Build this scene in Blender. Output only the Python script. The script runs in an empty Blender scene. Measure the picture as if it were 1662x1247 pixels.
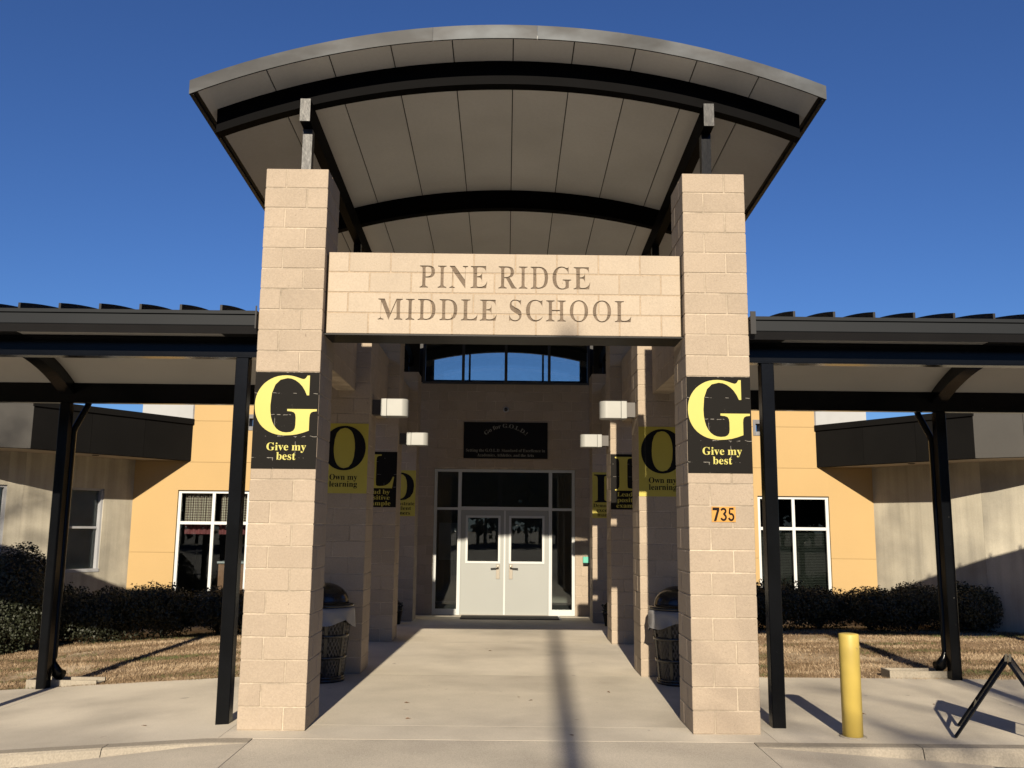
import bpy, bmesh, math, random, json
from mathutils import Vector, Matrix
random.seed(7)
SC = bpy.context.scene
COL = SC.collection
R = math.radians

# ------------------------------------------------------------------ camera
cam = bpy.data.cameras.new('camera')
cam.sensor_width = 36.0
cam.lens = 36.0 * 1478.4 / 1662.0
cam.clip_start = 0.05
cam.clip_end = 2000.0
camo = bpy.data.objects.new('camera', cam)
COL.objects.link(camo)
_p, _y, _r = 0.1550, 0.0055, 0.0099
_F = Vector((math.sin(_y) * math.cos(_p), math.cos(_y) * math.cos(_p), math.sin(_p)))
_R = Vector((math.cos(_y), -math.sin(_y), 0))
_U = _R.cross(_F)
_R2 = math.cos(_r) * _R + math.sin(_r) * _U
_U2 = -math.sin(_r) * _R + math.cos(_r) * _U
M = Matrix((_R2, _U2, -_F)).transposed().to_4x4()
M.translation = Vector((0.0369, -8.535, 1.8269))
camo.matrix_world = M
SC.camera = camo

# ------------------------------------------------------------------ sky, sun, exposure
SUN_EL, SUN_AZ = 24.0, 2.1          # the sun stands behind the camera, a touch to its left
world = bpy.data.worlds.new('World')
SC.world = world
world.use_nodes = True
wn = world.node_tree
bg = wn.nodes['Background']
sky = wn.nodes.new('ShaderNodeTexSky')
sky.sky_type = 'NISHITA'
sky.sun_disc = False
sky.sun_elevation = R(SUN_EL)
sky.sun_rotation = R(180.0 + SUN_AZ)
sky.altitude = 0.0
sky.air_density = 1.0
sky.dust_density = 0.0
sky.ozone_density = 10.0
hs = wn.nodes.new('ShaderNodeHueSaturation')
hs.inputs['Hue'].default_value = 0.507
hs.inputs['Saturation'].default_value = 1.0
hs.inputs['Value'].default_value = 1.06
wn.links.new(sky.outputs[0], hs.inputs['Color'])
wn.links.new(hs.outputs[0], bg.inputs[0])
bg.inputs[1].default_value = 0.05
sun = bpy.data.lights.new('sun', 'SUN')
sun.energy = 5.0
sun.angle = R(0.53)
sun.color = (1.0, 0.87, 0.68)
suno = bpy.data.objects.new('sun', sun)
COL.objects.link(suno)
_dir = Vector((math.sin(R(SUN_AZ)) * math.cos(R(SUN_EL)), math.cos(R(SUN_AZ)) * math.cos(R(SUN_EL)), -math.sin(R(SUN_EL))))
suno.rotation_euler = _dir.to_track_quat('-Z', 'Y').to_euler()
suno.location = (-5, -40, 25)
SC.view_settings.view_transform = 'Standard'
SC.view_settings.look = 'None'
SC.view_settings.exposure = 0.8
SC.view_settings.gamma = 1.0
SC.view_settings.use_curve_mapping = False

# ------------------------------------------------------------------ materials
def nt(name):
    m = bpy.data.materials.new(name)
    m.use_nodes = True
    t = m.node_tree
    return m, t, t.nodes['Principled BSDF']

def mat(name, c, rough=0.7, var=0.0, vscale=3.0, fine=0.0, fscale=80.0, bump=0.0, bscale=60.0, rnd=0.0,
        metal=0.0, spec=0.5, streak=0.0, c2=None, c2scale=2.0, c2lo=0.45, c2hi=0.65, spots=None, stretch=(1, 1, 1), coat=0.0):
    m, t, b = nt(name)
    N, L = t.nodes, t.links
    b.inputs['Roughness'].default_value = rough
    b.inputs['Metallic'].default_value = metal
    b.inputs['Specular IOR Level'].default_value = spec
    if coat:
        b.inputs['Coat Weight'].default_value = coat
    tc = N.new('ShaderNodeTexCoord')
    oi = N.new('ShaderNodeObjectInfo')
    geo = N.new('ShaderNodeNewGeometry')
    mulr = N.new('ShaderNodeVectorMath'); mulr.operation = 'MULTIPLY_ADD'
    comb = N.new('ShaderNodeCombineXYZ')
    for i in range(3):
        L.new(oi.outputs['Random'], comb.inputs[i])
    mulr.inputs[1].default_value = (37.0, 53.0, 71.0)
    L.new(comb.outputs[0], mulr.inputs[0])
    L.new(tc.outputs['Object'], mulr.inputs[2])
    mp = N.new('ShaderNodeMapping')
    mp.inputs['Scale'].default_value = stretch
    L.new(mulr.outputs[0], mp.inputs[0])
    vec = mp.outputs[0]
    col = N.new('ShaderNodeRGB'); col.outputs[0].default_value = (*c, 1)
    cur = col.outputs[0]
    def mixc(fac, a, bb, mode='MIX'):
        mx = N.new('ShaderNodeMix'); mx.data_type = 'RGBA'; mx.blend_type = mode
        if isinstance(fac, (int, float)): mx.inputs[0].default_value = fac
        else: L.new(fac, mx.inputs[0])
        for s, v in ((6, a), (7, bb)):
            if isinstance(v, tuple): mx.inputs[s].default_value = (*v, 1)
            else: L.new(v, mx.inputs[s])
        return mx.outputs[2]
    def noise(sc, det=4.0, v=None):
        n = N.new('ShaderNodeTexNoise'); n.inputs['Scale'].default_value = sc; n.inputs['Detail'].default_value = det
        L.new(v or vec, n.inputs['Vector'])
        return n.outputs[0]
    def ramp(f, lo, hi, a=0.0, bb=1.0):
        r = N.new('ShaderNodeMapRange'); r.inputs[1].default_value = lo; r.inputs[2].default_value = hi
        r.inputs[3].default_value = a; r.inputs[4].default_value = bb
        L.new(f, r.inputs[0]); return r.outputs[0]
    if c2:
        cur = mixc(ramp(noise(c2scale, 5.0), c2lo, c2hi), cur, c2)
    def scalec(f):
        nonlocal cur
        hs = N.new('ShaderNodeVectorMath'); hs.operation = 'SCALE'
        L.new(cur, hs.inputs[0]); L.new(f, hs.inputs['Scale']); cur = hs.outputs[0]
    if rnd:
        scalec(ramp(oi.outputs['Random'], 0, 1, 1 - rnd, 1 + rnd))
    if var:
        scalec(ramp(noise(vscale, 5.0), 0.3, 0.7, 1 - var, 1 + var))
    if streak:
        m2 = N.new('ShaderNodeMapping'); m2.inputs['Scale'].default_value = (2.6, 2.6, 0.10)
        L.new(tc.outputs['Object'], m2.inputs[0])
        scalec(ramp(noise(2.2, 6.0, m2.outputs[0]), 0.34, 0.68, 1 - streak, 1 + streak))
    if fine:
        scalec(ramp(noise(fscale, 3.0), 0.3, 0.7, 1 - fine, 1 + fine))
    if spots:
        sc_, thr, sc_col = spots
        cur = mixc(ramp(noise(sc_, 2.0), thr, thr + 0.04), cur, sc_col)
    L.new(cur, b.inputs['Base Color'])
    if bump:
        bn = N.new('ShaderNodeBump'); bn.inputs['Strength'].default_value = bump; bn.inputs['Distance'].default_value = 0.01
        L.new(noise(bscale, 5.0), bn.inputs['Height']); L.new(bn.outputs[0], b.inputs['Normal'])
    return m

def glass(name, tint=(0.55, 0.6, 0.6), extra=0.02):
    m, t, b = nt(name)
    N, L = t.nodes, t.links
    N.remove(b)
    out = N['Material Output']
    tr = N.new('ShaderNodeBsdfTransparent'); tr.inputs[0].default_value = (*tint, 1)
    gl = N.new('ShaderNodeBsdfGlossy'); gl.inputs['Roughness'].default_value = 0.01
    fr = N.new('ShaderNodeFresnel'); fr.inputs[0].default_value = 1.5
    ad = N.new('ShaderNodeMath'); ad.operation = 'ADD'; ad.inputs[1].default_value = extra
    L.new(fr.outputs[0], ad.inputs[0])
    mx = N.new('ShaderNodeMixShader')
    L.new(ad.outputs[0], mx.inputs[0]); L.new(tr.outputs[0], mx.inputs[1]); L.new(gl.outputs[0], mx.inputs[2])
    L.new(mx.outputs[0], out.inputs[0])
    return m

MT = {}
MT['cmu'] = mat('split_block_tan', (0.304, 0.250, 0.192), 0.9, var=0.05, vscale=2.5, fine=0.075, fscale=60, bump=0.4, bscale=110, rnd=0.06,
                spots=(50, 0.715, (0.20, 0.16, 0.12)), spec=0.2)
MT['cmu_sign'] = mat('smooth_block_cream', (0.352, 0.296, 0.230), 0.9, var=0.05, vscale=2.5, fine=0.06, fscale=60, bump=0.3, bscale=110, rnd=0.05,
                     spots=(48, 0.72, (0.24, 0.19, 0.14)), spec=0.2)
MT['mortar'] = mat('mortar', (0.335, 0.282, 0.218), 0.95, var=0.28, vscale=3.5, fine=0.1, fscale=40, bump=0.4, spec=0.1)
MT['mortar_sign'] = mat('mortar_sign', (0.315, 0.25, 0.18), 0.95, fine=0.15, fscale=40, bump=0.4, spec=0.1)
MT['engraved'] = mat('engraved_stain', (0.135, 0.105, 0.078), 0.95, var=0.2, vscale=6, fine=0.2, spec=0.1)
MT['concrete'] = mat('walk_concrete', (0.50, 0.455, 0.375), 0.85, var=0.13, vscale=0.9, fine=0.08, fscale=90, bump=0.25, bscale=140, rnd=0.03,
                     c2=(0.375, 0.34, 0.282), c2scale=0.7, c2lo=0.44, c2hi=0.70, spec=0.25, spots=(7.5, 0.735, (0.33, 0.295, 0.25)))
MT['kerb'] = mat('kerb_concrete', (0.26, 0.232, 0.187), 0.9, var=0.13, vscale=1.5, fine=0.14, fscale=60, bump=0.5, bscale=90, spec=0.2,
                 spots=(6, 0.72, (0.27, 0.23, 0.18)))
MT['drive'] = mat('drive_concrete', (0.435, 0.395, 0.325), 0.9, var=0.12, vscale=1.2, fine=0.22, fscale=130, bump=0.45, bscale=160, spec=0.2,
                  c2=(0.365, 0.33, 0.275), c2scale=0.8)
MT['asphalt'] = mat('lot_asphalt', (0.06, 0.06, 0.06), 0.9, var=0.15, vscale=0.5, fine=0.3, bump=0.5)
MT['soil'] = mat('dry_lawn_soil', (0.24, 0.17, 0.105), 0.95, var=0.22, vscale=1.4, fine=0.35, fscale=45, bump=1.0, bscale=50,
                 c2=(0.42, 0.335, 0.23), c2scale=0.7, c2lo=0.48, c2hi=0.62, spec=0.1)
MT['black'] = mat('black_gloss_paint', (0.0026, 0.003, 0.0038), 0.2, var=0.2, vscale=4, bump=0.05, bscale=30, spec=0.16, spots=(38, 0.785, (0.2, 0.195, 0.18)))
MT['black_lit'] = mat('black_matt_beam', (0.0012, 0.0012, 0.0016), 0.6, var=0.2, vscale=4, spec=0.03)
MT['gutter'] = mat('gutter_charcoal', (0.0125, 0.0145, 0.017), 0.55, spec=0.12, var=0.06, vscale=2)
MT['seam'] = mat('roof_dark_bronze', (0.010, 0.010, 0.011), 0.5, spec=0.25, var=0.1, vscale=2)
MT['ceiling'] = mat('canopy_ceiling_tan', (0.38, 0.375, 0.355), 0.6, var=0.06, vscale=1.0)
MT['roofpanel'] = mat('roof_underside_panel', (0.56, 0.57, 0.575), 0.38, var=0.09, vscale=0.8, rnd=0.035, spec=0.5, fine=0.03, fscale=30)
MT['galv'] = mat('galvanised_fascia', (0.034, 0.035, 0.037), 0.5, var=0.35, vscale=1.1, metal=0.3, spec=0.12, c2=(0.058, 0.064, 0.071), c2scale=1.3, bump=0.12, bscale=4, stretch=(1, 1, 2))
MT['steelcap'] = mat('black_steel_glints', (0.016, 0.017, 0.019), 0.32, var=0.5, vscale=9, spec=0.25, bump=0.14, bscale=22)  # glossy black paint greyed and mottled to stand in for sun glints
MT['lintel'] = mat('lintel_steel', (0.012, 0.011, 0.010), 0.45, var=0.3, spec=0.15)
MT['stucco'] = mat('yellow_stucco', (0.375, 0.262, 0.125), 0.92, var=0.025, vscale=0.9, fine=0.03, fscale=120, bump=0.3, bscale=150, spec=0.15)
MT['wing'] = mat('board_formed_concrete', (0.38, 0.355, 0.29), 0.92, var=0.12, vscale=1.1, streak=0.17, c2=(0.27, 0.255, 0.215), c2scale=0.8, c2lo=0.47, c2hi=0.66, fine=0.06, fscale=60, bump=0.3, bscale=40, spec=0.15)
MT['band'] = mat('dark_bronze_fascia', (0.008, 0.0078, 0.0076), 0.8, var=0.12, vscale=1.0, spec=0.03)
MT['band_grey'] = mat('grey_fascia', (0.05, 0.048, 0.044), 0.9, var=0.08, vscale=1.5, fine=0.08)
MT['soffit'] = mat('wing_soffit', (0.36, 0.31, 0.25), 0.8, var=0.05)
MT['upper'] = mat('white_upper_wall', (0.30, 0.31, 0.315), 0.9, var=0.04)
MT['flash'] = mat('grey_membrane', (0.13, 0.13, 0.135), 0.7, var=0.3, vscale=6)
MT['white'] = mat('white_frame_paint', (0.47, 0.49, 0.50), 0.45, var=0.03, vscale=2)
MT['wingframe'] = mat('grey_aluminium_frame', (0.30, 0.31, 0.33), 0.5, var=0.06)
MT['door'] = mat('grey_door_paint', (0.235, 0.245, 0.235), 0.5, var=0.02, vscale=1.2, bump=0.03, bscale=12)
MT['doorframe'] = mat('door_frame_white', (0.42, 0.435, 0.43), 0.45, var=0.03)
MT['metal'] = mat('brushed_handle', (0.42, 0.38, 0.32), 0.3, metal=0.9)
MT['lamp'] = mat('lamp_opal', (0.245, 0.25, 0.24), 0.45, var=0.05, vscale=3)
MT['lampmount'] = mat('lamp_mount', (0.05, 0.045, 0.042), 0.5)
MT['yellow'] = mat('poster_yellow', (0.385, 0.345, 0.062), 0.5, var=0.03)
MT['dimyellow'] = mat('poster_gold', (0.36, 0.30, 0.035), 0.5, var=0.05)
MT['ink'] = mat('poster_ink', (0.006, 0.006, 0.007), 0.6, spec=0.1)
MT['sheetyellow'] = mat('poster_sheet_gold', (0.37, 0.31, 0.035), 0.5, var=0.05)
MT['signprint'] = mat('sign_print_grey', (0.17, 0.165, 0.135), 0.6)
MT['bollard'] = mat('bollard_yellow', (0.48, 0.362, 0.083), 0.5, var=0.04, vscale=3, spots=(14, 0.78, (0.30, 0.22, 0.10)), bump=0.08, bscale=14)
MT['orangeplate'] = mat('number_plate_orange', (0.41, 0.19, 0.02), 0.5)
MT['digits'] = mat('number_ink', (0.010, 0.006, 0.005), 0.7, spec=0.1)
MT['bag'] = mat('bin_liner', (0.20, 0.20, 0.205), 0.4, var=0.06, bump=0.3, bscale=9)
MT['bagshade'] = mat('bin_liner_shaded', (0.06, 0.06, 0.062), 0.5, var=0.2)  # darker copy of the liner, basket shade put into its colour
MT['lid'] = mat('bin_lid_plastic', (0.010, 0.010, 0.011), 0.22, spec=0.5)
MT['leaf'] = mat('shrub_leaf', (0.018, 0.022, 0.011), 0.55, rnd=0.15, var=0.4, vscale=5, spec=0.4)
MT['twig'] = mat('shrub_twig', (0.07, 0.05, 0.035), 0.9)
MT['bark'] = mat('tree_bark', (0.12, 0.09, 0.065), 0.95, var=0.3, bump=0.6)
MT['dryleaf'] = mat('dead_leaf', (0.14, 0.075, 0.035), 0.8, rnd=0.3)
MT['curtain'] = None
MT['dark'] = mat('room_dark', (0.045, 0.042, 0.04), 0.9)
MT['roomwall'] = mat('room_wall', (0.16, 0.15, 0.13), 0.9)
MT['valance'] = mat('burgundy_valance', (0.16, 0.04, 0.045), 0.8, var=0.2)
MT['wood'] = mat('cabinet_wood', (0.18, 0.085, 0.045), 0.5, var=0.15, vscale=8, stretch=(1, 1, 0.2))
MT['blind'] = mat('blind_slat', (0.34, 0.34, 0.30), 0.6, var=0.2, vscale=2)
MT['shade'] = mat('window_shade', (0.42, 0.45, 0.44), 0.8, var=0.15, vscale=2)
MT['mat'] = mat('door_mat', (0.035, 0.033, 0.03), 0.95, var=0.2, fine=0.3, bump=0.5)
MT['mullion'] = mat('dark_mullion', (0.03, 0.032, 0.036), 0.45)
MT['green'] = mat('green_box', (0.07, 0.34, 0.26), 0.5)
MT['pole'] = mat('pole_wood', (0.16, 0.12, 0.09), 0.9, var=0.2)
MT['glass'] = glass('window_glass', (0.80, 0.84, 0.84), 0.0)
MT['glassdark'] = glass('tinted_glass', (0.42, 0.45, 0.45), 0.0)
MT['glassclear'] = glass('clerestory_glass', (0.84, 0.86, 0.86), 0.0)

def grass_mat():
    m, t, b = nt('dry_grass')
    N, L = t.nodes, t.links
    g = N.new('ShaderNodeNewGeometry')
    n = N.new('ShaderNodeTexNoise'); n.inputs['Scale'].default_value = 0.9; n.inputs['Detail'].default_value = 5
    mpg = N.new('ShaderNodeMapping'); mpg.inputs['Scale'].default_value = (0.55, 1.6, 1.0)
    L.new(g.outputs['Position'], mpg.inputs[0]); L.new(mpg.outputs[0], n.inputs['Vector'])
    cr = N.new('ShaderNodeValToRGB')
    e = cr.color_ramp.elements
    e[0].position = 0.30; e[0].color = (0.085, 0.095, 0.036, 1)
    e[1].position = 0.70; e[1].color = (0.34, 0.262, 0.175, 1)
    x = e.new(0.41); x.color = (0.12, 0.082, 0.048, 1)
    x = e.new(0.54); x.color = (0.18, 0.123, 0.072, 1)
    ad = N.new('ShaderNodeMath'); ad.operation = 'MULTIPLY_ADD'; ad.inputs[1].default_value = 0.22
    L.new(g.outputs['Random Per Island'], ad.inputs[0]); 
    sb = N.new('ShaderNodeMath'); sb.operation = 'SUBTRACT'; sb.inputs[1].default_value = 0.08
    mr = N.new('ShaderNodeMapRange'); mr.inputs[1].default_value = 0.33; mr.inputs[2].default_value = 0.67; mr.inputs[3].default_value = 0.22; mr.inputs[4].default_value = 0.80
    L.new(n.outputs[0], mr.inputs[0]); L.new(mr.outputs[0], sb.inputs[0]); L.new(sb.outputs[0], ad.inputs[2])
    L.new(ad.outputs[0], cr.inputs[0]); L.new(cr.outputs[0], b.inputs['Base Color'])
    b.inputs['Roughness'].default_value = 0.8
    b.inputs['Specular IOR Level'].default_value = 0.2
    return m
MT['grass'] = grass_mat()

def plaid_mat():
    m, t, b = nt('plaid_curtain')
    N, L = t.nodes, t.links
    tc = N.new('ShaderNodeTexCoord'); sx = N.new('ShaderNodeSeparateXYZ'); L.new(tc.outputs['Object'], sx.inputs[0])
    def stripe(s, freq):
        a = N.new('ShaderNodeMath'); a.operation = 'MULTIPLY'; a.inputs[1].default_value = freq; L.new(s, a.inputs[0])
        f = N.new('ShaderNodeMath'); f.operation = 'FRACT'; L.new(a.outputs[0], f.inputs[0])
        g = N.new('ShaderNodeMath'); g.operation = 'GREATER_THAN'; g.inputs[1].default_value = 0.5; L.new(f.outputs[0], g.inputs[0]); return g.outputs[0]
    ad = N.new('ShaderNodeMath'); L.new(stripe(sx.outputs[0], 22.0), ad.inputs[0]); L.new(stripe(sx.outputs[2], 19.0), ad.inputs[1])
    cr = N.new('ShaderNodeValToRGB'); cr.color_ramp.elements[0].color = (0.50, 0.44, 0.36, 1); cr.color_ramp.elements[1].color = (0.10, 0.055, 0.05, 1)
    hv = N.new('ShaderNodeMath'); hv.operation = 'MULTIPLY'; hv.inputs[1].default_value = 0.5; L.new(ad.outputs[0], hv.inputs[0])
    L.new(hv.outputs[0], cr.inputs[0]); L.new(cr.outputs[0], b.inputs['Base Color'])
    b.inputs['Roughness'].default_value = 0.9
    return m
MT['curtain'] = plaid_mat()

def cracked_sheet(name, base, crack):
    # vinyl sheet glued over block joints: worn pale lines where it bridges the joints
    m, t, b = nt(name)
    N, L = t.nodes, t.links
    tc = N.new('ShaderNodeTexCoord'); sx = N.new('ShaderNodeSeparateXYZ'); L.new(tc.outputs['Object'], sx.inputs[0])
    def math_(op, a, bb=None):
        n = N.new('ShaderNodeMath'); n.operation = op
        for i, v in enumerate((a, bb)):
            if v is None: continue
            if isinstance(v, (int, float)): n.inputs[i].default_value = v
            else: L.new(v, n.inputs[i])
        return n.outputs[0]
    ns = N.new('ShaderNodeTexNoise'); ns.inputs['Scale'].default_value = 22; L.new(tc.outputs['Object'], ns.inputs['Vector'])
    wob = math_('MULTIPLY', math_('SUBTRACT', ns.outputs[0], 0.5), 0.020)
    z = math_('ADD', sx.outputs[2], wob); x = math_('ADD', sx.outputs[0], wob)
    c = 0.2032
    fz = math_('PINGPONG', math_('ADD', z, c * 40), c / 2)       # 0 at every second half: lines at k*c
    hl = math_('LESS_THAN', fz, 0.0024)
    row = math_('GREATER_THAN', math_('FRACT', math_('DIVIDE', math_('ADD', z, c * 40), 2 * c)), 0.5)
    xv = math_('ADD', x, math_('SUBTRACT', math_('MULTIPLY', row, c), c / 2))
    vl = math_('LESS_THAN', math_('ABSOLUTE', xv), 0.0022)
    n2 = N.new('ShaderNodeTexNoise'); n2.inputs['Scale'].default_value = 13; n2.inputs['Detail'].default_value = 5; L.new(tc.outputs['Object'], n2.inputs['Vector'])
    msk = math_('GREATER_THAN', n2.outputs[0], 0.55)
    n3 = N.new('ShaderNodeTexNoise'); n3.inputs['Scale'].default_value = 75; L.new(tc.outputs['Object'], n3.inputs['Vector'])
    sp = math_('MULTIPLY', math_('GREATER_THAN', n3.outputs[0], 0.765), 0.6)
    line = math_('MULTIPLY', math_('MAXIMUM', hl, vl), msk)
    fac = math_('MAXIMUM', line, sp)
    mx = N.new('ShaderNodeMix'); mx.data_type = 'RGBA'; L.new(fac, mx.inputs[0])
    mx.inputs[6].default_value = (*base, 1); mx.inputs[7].default_value = (*crack, 1)
    L.new(mx.outputs[2], b.inputs['Base Color'])
    b.inputs['Roughness'].default_value = 0.6
    b.inputs['Specular IOR Level'].default_value = 0.06
    return m
MT['sheetblack'] = cracked_sheet('poster_sheet_black', (0.0075, 0.0068, 0.006), (0.17, 0.16, 0.14))

# ------------------------------------------------------------------ builders
def tag(o, label=None, cat=None, group=None, kind=None):
    if label: o['label'] = label
    if cat: o['category'] = cat
    if group: o['group'] = group
    if kind: o['kind'] = kind
    return o

def thing(name, label, cat, loc=(0, 0, 0), group=None):
    o = bpy.data.objects.new(name, None)
    o.empty_display_size = 0.2
    o.location = loc
    COL.objects.link(o)
    return tag(o, label, cat, group, 'thing')

def world_loc(o):
    v = Vector(o.location)
    while o.parent:
        o = o.parent
        v += Vector(o.location)
    return v

def place(name, mesh, parent=None, loc=(0, 0, 0), rot=(0, 0, 0)):
    """link a mesh with a WORLD location (parents are never rotated)"""
    o = bpy.data.objects.new(name, mesh)
    COL.objects.link(o)
    l = Vector(loc)
    if parent:
        l = l - world_loc(parent)
        o.parent = parent
    o.location = l
    o.rotation_euler = rot
    return o

class MB:
    def __init__(s): s.v = []; s.f = []; s.sm = []
    def add(s, vs, fs, smooth=False):
        k = len(s.v); s.v += [tuple(v) for v in vs]
        for f in fs: s.f.append([k + i for i in f]); s.sm.append(smooth)
        return s
    def box(s, x0, x1, y0, y1, z0, z1):
        return s.add([(x0,y0,z0),(x1,y0,z0),(x1,y1,z0),(x0,y1,z0),(x0,y0,z1),(x1,y0,z1),(x1,y1,z1),(x0,y1,z1)],
                     [(0,3,2,1),(4,5,6,7),(0,1,5,4),(1,2,6,5),(2,3,7,6),(3,0,4,7)])
    def hexa(s, p8):
        return s.add(p8, [(0,3,2,1),(4,5,6,7),(0,1,5,4),(1,2,6,5),(2,3,7,6),(3,0,4,7)])
    def prism(s, poly, a, b, axis='y'):
        """extrude a 2D polygon along an axis; poly is (x,z) for y, (x,y) for z, (y,z) for x"""
        n = len(poly)
        mk = {'y': lambda p, t: (p[0], t, p[1]), 'z': lambda p, t: (p[0], p[1], t), 'x': lambda p, t: (t, p[0], p[1])}[axis]
        vs = [mk(p, a) for p in poly] + [mk(p, b) for p in poly]
        fs = [tuple(range(n))[::-1], tuple(range(n, 2 * n))] + [(i, (i + 1) % n, n + (i + 1) % n, n + i) for i in range(n)]
        return s.add(vs, fs)
    def strip(s, lo, hi):
        """closed solid between two equal-length rings of cross-sections: lists of 4-point sections"""
        n = len(lo)
        return s
    def sections(s, secs, smooth=False, caps=True):
        k = len(secs[0]); vs = [p for q in secs for p in q]; fs = []
        for i in range(len(secs) - 1):
            for j in range(k):
                fs.append((i*k+j, i*k+(j+1)%k, (i+1)*k+(j+1)%k, (i+1)*k+j))
        if caps:
            fs.append(tuple(range(k))[::-1]); fs.append(tuple((len(secs)-1)*k + j for j in range(k)))
        return s.add(vs, fs, smooth)
    def tube(s, path, r, n=8, caps=True, smooth=True):
        path = [Vector(p) for p in path]; secs = []
        rr = r if isinstance(r, (list, tuple)) else [r] * len(path)
        for i, p in enumerate(path):
            a = path[max(i-1, 0)]; b = path[min(i+1, len(path)-1)]
            d = (b - a).normalized()
            u = d.cross(Vector((0, 0, 1)))
            if u.length < 1e-3: u = d.cross(Vector((0, 1, 0)))
            u.normalize(); w = d.cross(u)
            secs.append([p + rr[i] * (math.cos(2*math.pi*j/n) * u + math.sin(2*math.pi*j/n) * w) for j in range(n)])
        return s.sections(secs, smooth, caps)
    def lathe(s, prof, c=(0, 0), n=28, smooth=True, caps=True):
        secs = [[(c[0] + r*math.cos(2*math.pi*j/n), c[1] + r*math.sin(2*math.pi*j/n), z) for j in range(n)] for r, z in prof]
        return s.sections(secs, smooth, caps)
    def bar(s, a, b, w, h, up=(0, 0, 1)):
        a, b = Vector(a), Vector(b); d = (b - a).normalized(); u = d.cross(Vector(up)).normalized(); q = u.cross(d)
        return s.hexa([p + sx*u*w/2 + sy*q*h/2 for p in (a, b) for sx, sy in ((-1,-1),(1,-1),(1,1),(-1,1))])
    def mesh(s, name, m, origin=(0, 0, 0), bevel=0.0, fix=True):
        o = Vector(origin)
        me = bpy.data.meshes.new(name)
        me.from_pydata([tuple(Vector(v) - o) for v in s.v], [], s.f)
        if any(s.sm): me.polygons.foreach_set('use_smooth', s.sm)
        if fix or bevel:
            bm = bmesh.new(); bm.from_mesh(me)
            if fix: bmesh.ops.recalc_face_normals(bm, faces=bm.faces)
            if bevel: bmesh.ops.bevel(bm, geom=bm.edges[:], offset=bevel, segments=1, affect='EDGES', clamp_overlap=True)
            bm.to_mesh(me); bm.free()
        me.materials.append(m)
        return me
    def build(s, name, m, parent=None, bevel=0.0, origin=None, fix=True):
        if origin is None:
            c = [Vector(v) for v in s.v]
            origin = ((min(v.x for v in c) + max(v.x for v in c)) / 2, (min(v.y for v in c) + max(v.y for v in c)) / 2, min(v.z for v in c))
        return place(name, s.mesh(name, m, origin, bevel, fix), parent, origin)

def bx(name, m, parent, x0, x1, y0, y1, z0, z1, bevel=0.0):
    return MB().box(x0, x1, y0, y1, z0, z1).build(name, m, parent, bevel)

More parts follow.
